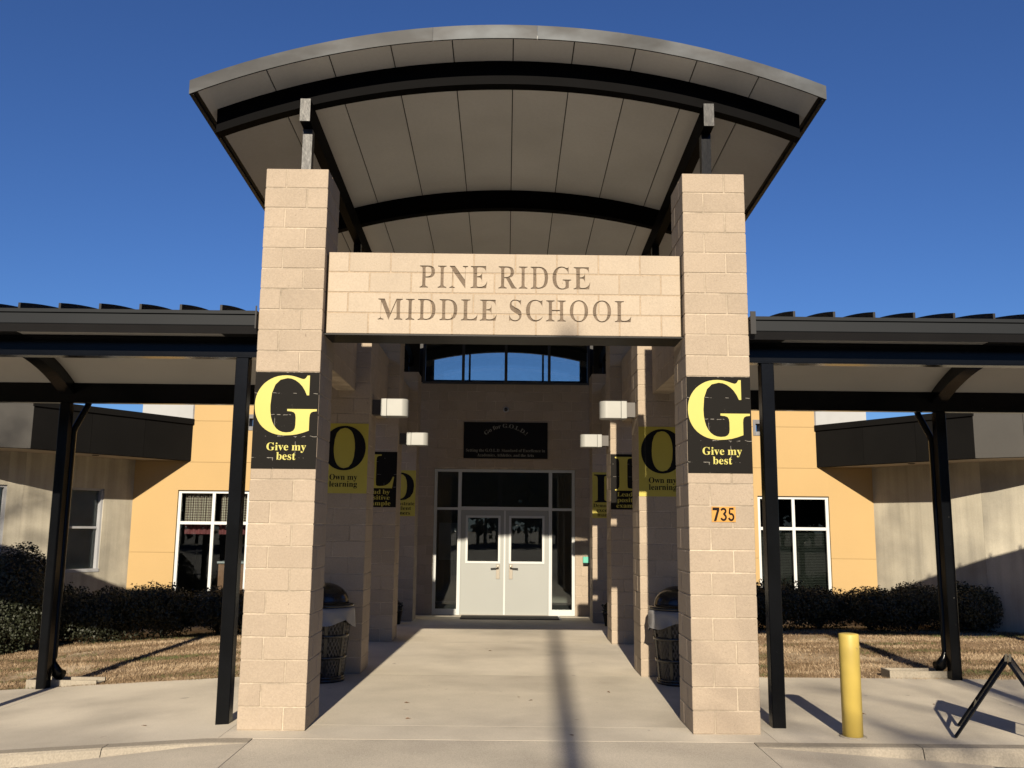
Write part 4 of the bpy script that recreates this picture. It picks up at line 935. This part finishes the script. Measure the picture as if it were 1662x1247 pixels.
for s in (-1, 1):
    o0, o1 = (MX0 + 0.004, CX - 0.004) if s < 0 else (CX + 0.004, MX1 - 0.004)
    leaf = thing_leaf = bpy.data.objects.new('door_leaf', None)
    wa, wb = (CX - 0.775, CX - 0.135) if s < 0 else (CX + 0.135, CX + 0.79)
    za, zb = 1.10, 2.00
    ya, yb = Y0 + 0.02, Y0 + 0.065
    m = MB().box(o0, wa, ya, yb, 0.012, TZ - 0.004).box(wb, o1, ya, yb, 0.012, TZ - 0.004).box(wa, wb, ya, yb, 0.012, za).box(wa, wb, ya, yb, zb, TZ - 0.004)
    leaf = m.build('door_leaf', MT['door'], ds)
    f = 0.045
    m = MB().box(wa - f, wb + f, ya - 0.012, ya - 0.001, za - f, za).box(wa - f, wb + f, ya - 0.012, ya - 0.001, zb, zb + f)
    m.box(wa - f, wa, ya - 0.012, ya - 0.001, za + 0.0005, zb - 0.0005).box(wb, wb + f, ya - 0.012, ya - 0.001, za + 0.0005, zb - 0.0005)
    m.build('window_trim', MT['doorframe'], leaf)
    bx('pane', MT['glass'], leaf, wa - 0.003, wb + 0.003, ya + 0.02, ya + 0.026, za - 0.003, zb + 0.003)
    hx = CX + s*0.135
    m = MB().box(hx - 0.038, hx + 0.038, ya - 0.012, ya - 0.0015, 0.74, 1.04)
    m.build('handle_plate', MT['metal'], leaf, bevel=0.003)
    m = MB().tube([(hx - s*0.01, ya - 0.012, 0.965), (hx - s*0.01, ya - 0.055, 0.965), (hx + s*0.03, ya - 0.062, 0.963), (hx + s*0.15, ya - 0.062, 0.955)], 0.011, 8)
    m.build('handle', MT['lintel'], leaf)
    m = MB().lathe([(0.02, 0), (0.02, 0.014), (0.012, 0.02)], (0, 0), 14)
    for i in range(len(m.v)):
        x_, y_, z_ = m.v[i]; m.v[i] = (hx + x_, ya - 0.0125 - z_, 1.0 + y_)
    m.build('lock_cylinder', MT['metal'], leaf)
bx('astragal', MT['doorframe'], ds, CX - 0.018, CX + 0.018, Y0 + 0.004, Y0 + 0.019, 0.014, TZ - 0.006)
bx('threshold', MT['metal'], ds, MX0, MX1, Y0 - 0.03, Y1, 0.0005, 0.011)

# ================================================================== POSTERS AND SIGNS
def poster(side, r, z0, words, big, black):
    y = ROWY[r] - 0.002
    x0 = side*PX - HW + 0.002; x1 = side*PX + HW - 0.002; z1 = z0 + (0.914 if r == 0 else 0.895)
    row = ('front', 'second', 'third', 'rearmost')[r]
    t = tag(bpy.data.objects.new('letter_poster', None), '%s letter %s poster on the %s %s pillar' % ('black' if black else 'gold', big, row, 'left' if side < 0 else 'right'), 'poster', 'letter posters on the pillars')
    COL.objects.link(t); t.location = (side*PX, y, z0)
    sheet = MB().box(x0, x1, y - 0.0035, y, z0, z1)
    place('sheet', sheet.mesh('sheet', MT['sheetblack'] if black else MT['sheetyellow'], (side*PX, 0, 16*CO)), t, (side*PX, 0, 16*CO))
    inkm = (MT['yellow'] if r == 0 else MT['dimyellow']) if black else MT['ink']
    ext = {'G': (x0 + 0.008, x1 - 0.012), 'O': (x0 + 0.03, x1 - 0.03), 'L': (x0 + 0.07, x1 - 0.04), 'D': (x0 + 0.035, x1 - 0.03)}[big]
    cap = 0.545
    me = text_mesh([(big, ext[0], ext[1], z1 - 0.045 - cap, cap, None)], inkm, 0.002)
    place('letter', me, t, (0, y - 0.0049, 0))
    cx = (x0 + x1)/2 + (0.02 if r == 0 else 0)
    ls = []
    for i, (w, hw) in enumerate(words):
        ls.append((w, cx - hw, cx + hw, z0 + (0.172 - 0.088*i if len(words) == 2 else 0.212 - 0.091*i), 0.070 if len(words) == 2 else 0.068, None))
    for l_ in ls: place('lettering', text_mesh([l_], inkm, 0.002), t, (0, y - 0.0049, 0))
for s in (-1, 1):
    poster(s, 0, 2.337, [('Give my', 0.185), ('best', 0.09)], 'G', True)
    poster(s, 1, 2.222, [('Own my', 0.178), ('learning', 0.178)], 'O', False)
    poster(s, 2, 2.113, [('Lead by', 0.20), ('positive', 0.20), ('example', 0.215)], 'L', True)
    poster(s, 3, 2.004, [('Demonstrate', 0.285), ('excellent', 0.225), ('manners', 0.205)], 'D', False)

sg = thing('motto_sign', 'dark motto sign above the doors reading Go for G.O.L.D.!', 'sign', (0.02, WY, 3.245))
sx0, sx1, sz0, sz1 = -0.872, 0.912, 3.245, 4.015
bx('sign_board', MT['ink'], sg, sx0, sx1, WY - 0.026, WY - 0.003, sz0, sz1, 0.002)
cx = 0.02
me = text_mesh([('Go for G.O.L.D.!', cx - 0.46, cx + 0.46, 3.90, 0.082, (cx, 0.62))], MT['signprint'], 0.002); place('lettering', me, sg, (0, WY - 0.0275, 0))
for l_ in (('Setting the G.O.L.D. Standard of Excellence in', cx - 0.84, cx + 0.84, 3.385, 0.062, None), ('Academics, Athletics, and the Arts', cx - 0.60, cx + 0.60, 3.285, 0.060, None)):
    place('lettering', text_mesh([l_], MT['signprint'], 0.002), sg, (0, WY - 0.0275, 0))

np_ = thing('number_plate', 'orange house number plate 735 on the right front pillar', 'sign', (2.06, 0, 1.88))
bx('plate', MT['orangeplate'], np_, 1.95, 2.172, -0.006, -0.002, 1.886, 2.028)
def stroke_glyph(pts, w):
    n = len(pts); Lf, Rt = [], []
    for i in range(n):
        a = Vector(pts[max(i-1, 0)]); b_ = Vector(pts[min(i+1, n-1)]); d = (b_ - a).normalized(); p = Vector(pts[i])
        Lf.append((p.x - d.y*w, p.y + d.x*w)); Rt.append((p.x + d.y*w, p.y - d.x*w))
    return [500, [round(v) for q in Lf + Rt[::-1] for v in q]]
arc_ = lambda cx_, cy_, rx_, ry_, a0, a1, n_=9: [(cx_ + rx_*math.cos(R(a0 + (a1-a0)*i/n_)), cy_ + ry_*math.sin(R(a0 + (a1-a0)*i/n_))) for i in range(n_ + 1)]
GLYPHS['3'] = stroke_glyph(arc_(200, 500, 130, 118, 165, -60, 10) + [(215, 360)] + arc_(200, 195, 140, 135, 60, -165, 11), 52)
GLYPHS['5'] = stroke_glyph([(345, 618), (120, 618), (100, 400)] + arc_(195, 210, 140, 155, 110, -165, 12), 52)
GLYPHS['7'] = [500, [20, 676, 430, 676, 430, 540, 235, 0, 85, 0, 285, 535, 20, 535]]
for d_, a_, b_, bo_ in (('7', 1.958, 2.021, 0.0), ('3', 2.030, 2.090, 0.0), ('5', 2.101, 2.160, 0.0)):
    me = text_mesh([(d_, a_, b_, 1.893 if bo_ == 0 else 1.899, 0.126 if bo_ == 0 else 0.107, None)], MT['digits'], 0.002, thin=bo_); place('digit', me, np_, (0, -0.0075, 0))

# ================================================================== LAMPS, CAMERA, SMALL WALL THINGS
def wall_lamp(side, r, z0, z1):
    y = ROWY[r] + HW; xi = side*1.738
    t = thing('wall_lamp', 'white box lamp on the %s side of the walk, %s' % ('left' if side < 0 else 'right', 'larger and nearer one' if r == 1 else 'smaller and farther one'), 'lamp', (xi, y, z0), 'white lamps on the portico pillars')
    q = -side
    a, b = sorted((xi, xi + q*0.115))
    bx('mount', MT['lampmount'], t, a, b, y - 0.075, y + 0.075, z0 + 0.02, z1 - 0.012, 0.004)
    # body: rounded end towards the walk, a seam ring near the mount
    def ring(x0, x1, rr, m, name, round_end):
        pts = []
        w = 0.115
        pl = [(x0, -w), (x1 - (rr if round_end else 0), -w)]
        if round_end:
            pl += [(x1 - rr + rr*math.sin(a_), -w + rr - rr*math.cos(a_)) for a_ in [math.pi/2*i/6 for i in range(1, 7)]]
            pl += [(x1 - rr + rr*math.cos(a_), w - rr + rr*math.sin(a_)) for a_ in [math.pi/2*i/6 for i in range(0, 7)]]
        else: pl += [(x1, -w)]
        if not round_end: pl += [(x1, w)]
        pl += [(x0, w)]
        MB().prism([(xi + q*u, y + v) for u, v in pl], z0, z1, 'z').build(name, m, t, bevel=0.006)
    ring(0.116, 0.19, 0.0, MT['lamp'], 'body_ring', False)
    ring(0.193, 0.47, 0.09, MT['lamp'], 'diffuser', True)
for s in (-1, 1):
    wall_lamp(s, 1, 3.245, 3.475); wall_lamp(s, 2, 3.14, 3.35)

cm = thing('dome_camera', 'small round security camera on the wall above the motto sign', 'camera', (0.02, WY, 4.29))
m = MB().lathe([(0.062, 0), (0.062, 0.02), (0.052, 0.035)], (0, 0), 20)
m.v = [(0.02 + x, WY - 0.001 - z, 4.29 + y) for x, y, z in m.v]; m.build('housing', MT['wingframe'], cm)
m = MB().lathe([(0.040, 0.036), (0.036, 0.055), (0.02, 0.07), (0.001, 0.074)], (0, 0), 20)
m.v = [(0.02 + x, WY - 0.001 - z, 4.29 + y) for x, y, z in m.v]; m.build('dome', MT['lid'], cm)

gb = thing('notice_box', 'small green box on the wall right of the doors', 'box', (1.72, WY, 1.08))
bx('box_body', MT['green'], gb, 1.655, 1.80, WY - 0.09, WY - 0.002, 1.09, 1.215, 0.006)
bx('box_base', MT['lid'], gb, 1.66, 1.795, WY - 0.085, WY - 0.002, 1.055, 1.088, 0.003)

dm = thing('door_mat', 'long dark door mat in front of the double doors', 'mat', (0.1, 10.4, 0))
bx('mat_body', MT['mat'], dm, -0.85, 1.13, 10.0, 10.72, 0.002, 0.016, 0.003)
bx('mat_edge', MT['wingframe'], dm, 1.131, 1.165, 10.0, 10.72, 0.002, 0.014)

# ================================================================== BINS
def bin_(side):
    cx, cy = side*2.125, 2.72
    t = thing('trash_bin', 'black wire mesh bin with domed lid and white liner by the %s pillars' % ('left' if side < 0 else 'right'), 'bin', (cx, cy, 0), 'mesh bins behind the front pillars')
    rb, rt, z0, z1 = 0.245, 0.315, 0.05, 0.80
    rad = lambda z: rb + (rt - rb)*(z - z0)/(z1 - z0)
    m = MB()
    n = 40
    for h in (1, -1):
        for i in range(n):
            pts = []
            for k in range(13):
                z = z0 + (z1 - z0)*k/12; a = 2*math.pi*(i/n) + h*1.35*k/12
                pts.append((a, z))
            for (a, z), (a2, z2) in zip(pts[:-1], pts[1:]):
                r1, r2 = rad(z), rad(z2); w = 0.011/2
                m.add([(cx + r1*math.cos(a - w/r1), cy + r1*math.sin(a - w/r1), z), (cx + r1*math.cos(a + w/r1), cy + r1*math.sin(a + w/r1), z),
                       (cx + r2*math.cos(a2 + w/r2), cy + r2*math.sin(a2 + w/r2), z2), (cx + r2*math.cos(a2 - w/r2), cy + r2*math.sin(a2 - w/r2), z2)], [(0, 1, 2, 3)])
    tag(m.build('wire_mesh', MT['lampmount'], t, fix=False), kind='stuff')
    for k in range(8):
        a = 2*math.pi*(k + 0.35)/8
        d = Vector((math.cos(a), math.sin(a), 0)); u = Vector((-d.y, d.x, 0))
        c = Vector((cx, cy, 0))
        m = MB().hexa([c + d*(rad(z) + q) + u*w + Vector((0, 0, z)) for z in (z0 - 0.02, z1) for q, w in ((0.003, -0.018), (0.003, 0.018), (0.010, 0.018), (0.010, -0.018))])
        m.build('upright', MT['lid'], t)
    for z in (0.05, 0.28, 0.53, 0.78):
        r = rad(z)
        MB().lathe([(r + 0.004, z - 0.018), (r + 0.013, z - 0.018), (r + 0.013, z + 0.018), (r + 0.004, z + 0.018), (r + 0.004, z - 0.018)], (cx, cy), 32, caps=False).build('hoop', MT['lid'], t)
    MB().lathe([(rb - 0.03, 0.0), (rb + 0.02, 0.0), (rb + 0.02, 0.04), (rb - 0.03, 0.04)], (cx, cy), 28).build('base_ring', MT['lid'], t)
    # liner: hangs over the rim unevenly
    rg = random.Random(3 + side); n = 48; secs = []
    ph = rg.uniform(0, 6)
    def lv(a, k):
        drop = 0.13 + 0.035*math.sin(a*2 + ph) + 0.02*math.sin(a*5 + 1) + 0.05*(math.cos(a - (2.4 if side > 0 else 0.3)) > 0.6)
        zz = (0.845, 0.86, 0.845, 0.80, 0.80 - drop*0.5, 0.80 - drop)[k]
        rr = (0.30, 0.325, 0.347, 0.352 + 0.008*math.sin(a*9), 0.352 + 0.014*math.sin(a*7 + 1), 0.358 + 0.02*math.sin(a*8))[k]
        return (cx + rr*math.cos(a), cy + rr*math.sin(a), zz)
    for k in range(6): secs.append([lv(2*math.pi*j/n, k) for j in range(n)])
    MB().sections(secs, True, False).build('liner', MT['bag'], t)
    MB().lathe([(0.20, 0.02), (0.225, 0.6), (0.28, 0.845), (0.27, 0.845), (0.2, 0.1)], (cx, cy), 28).build('liner_body', MT['bagshade'], t)
    MB().lathe([(0.335, 0.862), (0.345, 0.866), (0.345, 0.888), (0.285, 0.90)] + [(0.285*math.cos(a), 0.90 + 0.235*math.sin(a)) for a in [math.pi/2*i/9 for i in range(0, 10)]], (cx, cy), 32).build('domed_lid', MT['lid'], t)
    # flap in the dome, towards the walk
    q = -side
    m = MB()
    for i in range(9):
        pass
    secs = []
    for i in range(9):
        a = math.pi*(i/8) ; 
        secs.append([(cx + q*(0.292*math.cos(b_)*1.0), cy + 0.16*math.cos(a)*1.0, 0.92 + 0.292*0.55*math.sin(b_)) for b_ in (0.05, 0.35, 0.65)])
    return t
bin_(-1); bin_(1)

# ================================================================== PLANT POTS
def leaf_cloud(b, c, rx, ry, rz, n, size, rg, shell=0.55):
    for i in range(n):
        while True:
            v = Vector((rg.uniform(-1, 1), rg.uniform(-1, 1), rg.uniform(-1, 1)))
            l = v.length
            if shell < l < 1: break
        lump = 1 + 0.13*math.sin(v.x*5 + c[0]*3) * math.sin(v.y*4 + c[1]) + 0.08*math.sin(v.z*7 + v.x*9)
        p = Vector((c[0] + v.x*rx*lump, c[1] + v.y*ry*lump, c[2] + v.z*rz*lump))
        d = (v.normalized() + Vector((rg.gauss(0, .6), rg.gauss(0, .6), rg.gauss(0.2, .6)))).normalized()
        u = d.cross(Vector((rg.gauss(0, 1), rg.gauss(0, 1), rg.gauss(0, 1)))).normalized()
        w = d.cross(u); L = size*rg.uniform(0.6, 1.3); W = L*0.42
        k = len(b.v)
        b.v += [tuple(p), tuple(p + u*L*0.5 + w*W), tuple(p + u*L + d*L*0.15), tuple(p + u*L*0.5 - w*W)]
        b.f.append([k, k+1, k+2, k+3]); b.sm.append(False)
def pot(side):
    cx, cy = side*2.0, 9.0
    t = thing('plant_pot', 'small dark plant pot beside the rearmost %s pillar' % ('left' if side < 0 else 'right'), 'plant pot', (cx, cy, 0), 'plant pots near the doors')
    MB().lathe([(0.085, 0.0), (0.125, 0.24), (0.138, 0.24), (0.138, 0.275), (0.115, 0.275), (0.11, 0.25)], (cx, cy), 22).build('pot', MT['lid'], t)
    b = MB(); leaf_cloud(b, (cx, cy, 0.33), 0.12, 0.12, 0.09, 160, 0.06, random.Random(5), 0.1); b.build('foliage', MT['leaf'], t, fix=False)
pot(-1); pot(1)

# ================================================================== BOLLARD AND SIGN STAND
bo = thing('bollard', 'yellow painted steel bollard on the walk right of the portico', 'bollard', (3.16, -0.03, 0))
MB().lathe([(0.0885, 0.0), (0.0885, 0.882), (0.085, 0.892), (0.06, 0.897), (0.001, 0.899)], (3.162, -0.03), 40).build('pipe', MT['bollard'], bo)
MB().lathe([(0.12, 0.001), (0.118, 0.006), (0.09, 0.008)], (3.162, -0.03), 32).build('collar', MT['kerb'], bo)

af = thing('sign_stand', 'folding black metal sign stand open on the right walk', 'sign stand', (4.55, 0.0, 0))
Wd = Vector((0.27, 0.49, 0)); Pp = Vector((0.876, -0.482, 0)); L1_ = Vector((4.06, -0.07, 0)); S_ = 0.88; H_ = 0.685
A1 = L1_ + Pp*S_/2 + Vector((0, 0, H_)); A2 = A1 + Wd; L2_ = L1_ + Wd; R1_ = L1_ + Pp*S_; R2_ = R1_ + Wd
up = Vector((0, 0, 0.012))
for nm_, p, q in (('leg', A1, L1_ + up), ('leg', A2, L2_ + up), ('leg', A1 + Pp*0.02, R1_ + up), ('leg', A2 + Pp*0.02, R2_ + up),
                  ('top_bar', A1 - Wd*0.02, A2 + Wd*0.02), ('top_bar', A1 + Pp*0.03 - Wd*0.02, A2 + Pp*0.03 + Wd*0.02), ('cross_bar', L1_ + (A1 - L1_)*0.38, L2_ + (A2 - L2_)*0.38), ('foot_bar', R1_ + up, R2_ + up)):
    MB().bar(p, q, 0.024, 0.024, (0.1, 0.3, 1)).build(nm_, MT['black'], af, bevel=0.002)
u0, u1 = 0.03, 0.62
n_ = Wd.cross(R1_ - A1).normalized()*0.006
q4 = [A1 + Pp*0.02 + (R1_ - A1)*u0, A2 + Pp*0.02 + (R2_ - A2)*u0, A2 + Pp*0.02 + (R2_ - A2)*u1, A1 + Pp*0.02 + (R1_ - A1)*u1]
MB().hexa([p - n_ for p in q4] + [p + n_ for p in q4]).build('panel', MT['black'], af)

# ================================================================== SHRUBS
def shrub_mesh(seed, rx, ry, h, n, size):
    rg = random.Random(seed); b = MB()
    for i in range(7):
        a = rg.uniform(0, 6.28); q = rg.uniform(0.15, 0.5)
        leaf_cloud(b, (math.cos(a)*rx*q, math.sin(a)*ry*q, h*rg.uniform(0.42, 0.62)), rx*0.62, ry*0.66, h*0.40*rg.uniform(0.9, 1.15), n//7, size, rg, 0.35)
    return b.mesh('foliage', MT['leaf'], fix=False)
SM = [shrub_mesh(11 + i, 0.95, 0.60, 0.86, 15000, 0.042) for i in range(3)]
def twig_mesh():
    b = MB(); rg = random.Random(4)
    for i in range(9):
        a = rg.uniform(0, 6.28)
        b.tube([(0, 0, 0), (0.15*math.cos(a), 0.12*math.sin(a), 0.25), (0.38*math.cos(a), 0.3*math.sin(a), 0.55)], [0.018, 0.013, 0.006], 5)
    return b.mesh('stems', MT['twig'])
TW = twig_mesh()
def shrub(x, y, mesh, sc, rot, label, group):
    t = thing('shrub', label, 'shrub', (x, y, zw(x) - 0.03), group)
    o = place('foliage', mesh, t, (x, y, zw(x) - 0.03), (0, 0, rot)); o.scale = (sc[0], sc[1], sc[2])
    o = place('stems', TW, t, (x, y, zw(x) - 0.03), (0, 0, rot)); o.scale = sc
ORD = ('first', 'second', 'third', 'fourth', 'fifth', 'sixth', 'seventh')
rg = random.Random(2)
for i in range(6):
    x = -3.2 - i*1.02
    shrub(x, 8.75 + rg.uniform(-.15, .15), SM[i % 3], (0.98, 1, 1.02 + rg.uniform(-.06, .1) + (0.12 if i > 2 else 0)), rg.uniform(0, 6), '%s dark leafy shrub of the left low row, counting out from the portico' % ORD[i], 'shrubs of the left foundation row')
for i in range(7):
    x = 3.1 + i*0.93
    shrub(x, 8.85 + rg.uniform(-.15, .15), SM[(i + 1) % 3], (0.98, 1, 0.98 + rg.uniform(-.08, .12)), rg.uniform(0, 6), '%s dark leafy shrub of the right low row, counting out from the portico' % ORD[i], 'shrubs of the right foundation row')
def round_bush():
    b = MB(); rg = random.Random(21)
    leaf_cloud(b, (0, 0, 0.90), 0.80, 0.75, 0.90, 30000, 0.045, rg, 0.6)
    t = thing('round_bush', 'tall rounded clipped bush at the far left edge of the lawn', 'bush', (-8.5, 7.45, zw(-8.5) - 0.03))
    o = place('foliage', b.mesh('foliage', MT['leaf'], fix=False), t, (-8.5, 7.45, zw(-8.5) - 0.03))
    place('stems', TW, t, (-8.5, 7.45, zw(-8.5) - 0.03))
round_bush()

# ================================================================== FALLEN LEAVES
lm = MB(); 
lm.add([(0, 0, 0.004), (0.022, 0.012, 0.012), (0.05, 0, 0.006), (0.022, -0.014, 0.010), (0.07, 0.004, 0.004)], [(0, 1, 2), (0, 2, 3), (2, 1, 4)])
LMH = lm.mesh('fallen_leaf', MT['dryleaf'], fix=False)
for i, (x, y) in enumerate(((-1.0, 1.35), (0.2, 1.7), (0.35, 1.55), (1.2, 2.1), (-0.9, 0.55), (0.66, -0.1), (3.55, 0.95), (3.62, 1.0), (4.6, 1.5), (-3.3, 0.4), (3.0, 2.95), (-0.2, 5.4))):
    o = place('fallen_leaf', LMH, None, (x, y, zw(x) + 0.001), (0.1, 0.1, i*1.7)); o.scale = (1, 1, 1) if i != 6 else (2.2, 2.2, 2.2)
    tag(o, 'tiny dry brown leaf lying on the concrete walk', 'leaf', 'fallen leaves on the walk')

# ================================================================== BEHIND THE CAMERA: what throws the long shadows
up_ = thing('utility_pole', 'tall wooden pole standing in the lot behind the viewer', 'pole', (0, -26, 0))
pl_x = 0.62 - math.tan(R(SUN_AZ))*26.0
up_.location = (pl_x, -26.0, -0.1)
b = MB().tube([(pl_x, -26, -0.3), (pl_x, -26, 8), (pl_x, -26, 15.35)], [0.15, 0.12, 0.07], 14); b.build('shaft', MT['pole'], up_)

def bare_tree(name, label, x, y, h, spread, seed, leaves=0, depth=5):
    rg = random.Random(seed); t = thing(name, label, 'tree', (x, y, -0.3)); b = MB(); tips = []
    def grow(p, d, L, r, k):
        q = p + d*L; mid = p + d*L*0.5 + Vector((rg.gauss(0, .05), rg.gauss(0, .05), 0))*L
        b.tube([p, mid, q], [r, r*0.85, r*0.7], 6 if k > 2 else 4)
        if k == 0: tips.append(q); return
        for i in range(rg.choice((2, 3, 3))):
            nd = (d + Vector((rg.gauss(0, spread), rg.gauss(0, spread), rg.gauss(0.12, 0.25)))).normalized()
            grow(q, nd, L*rg.uniform(0.62, 0.82), r*0.66, k - 1)
        if k < depth - 1: tips.append(q)
    grow(Vector((x, y, -0.3)), Vector((0, 0, 1)), h*0.30, 0.20, depth)
    b.build('trunk', MT['bark'], t)
    if leaves:
        lb = MB()
        for p in tips:
            leaf_cloud(lb, tuple(p), 0.5, 0.5, 0.4, leaves, 0.16, rg, 0.0)
        lb.build('crown', MT['leaf'], t, fix=False)
bare_tree('lot_tree', 'leafy tree far behind the viewer on the left', -14.6, -18.0, 19.0, 0.38, 5, leaves=8)
bare_tree('lot_tree', 'bare winter tree far behind the viewer on the right', 4.4, -30.0, 15.5, 0.45, 9, leaves=0, depth=6)

# unseen wood added past the lot to darken what the door glass mirrors
tb = MB(); rg = random.Random(31)
for i in range(150):
    x = -110 + 220*i/149 + rg.uniform(-1, 1); hgt = rg.uniform(11, 16)
    tb.tube([(x, -80, -0.6), (x + rg.uniform(-.4, .4), -80, hgt*0.7)], [0.22, 0.1], 5)
    leaf_cloud(tb, (x, -80 + rg.uniform(-3, 3), hgt*0.55), 2.2, 1.8, hgt*0.5, 260, 1.2, rg, 0.1)
tag(tb.build('added_wood', MT['leaf'], None, fix=False), 'added unseen wood behind the viewer, darkening the door glass reflection', 'wood', kind='stuff')
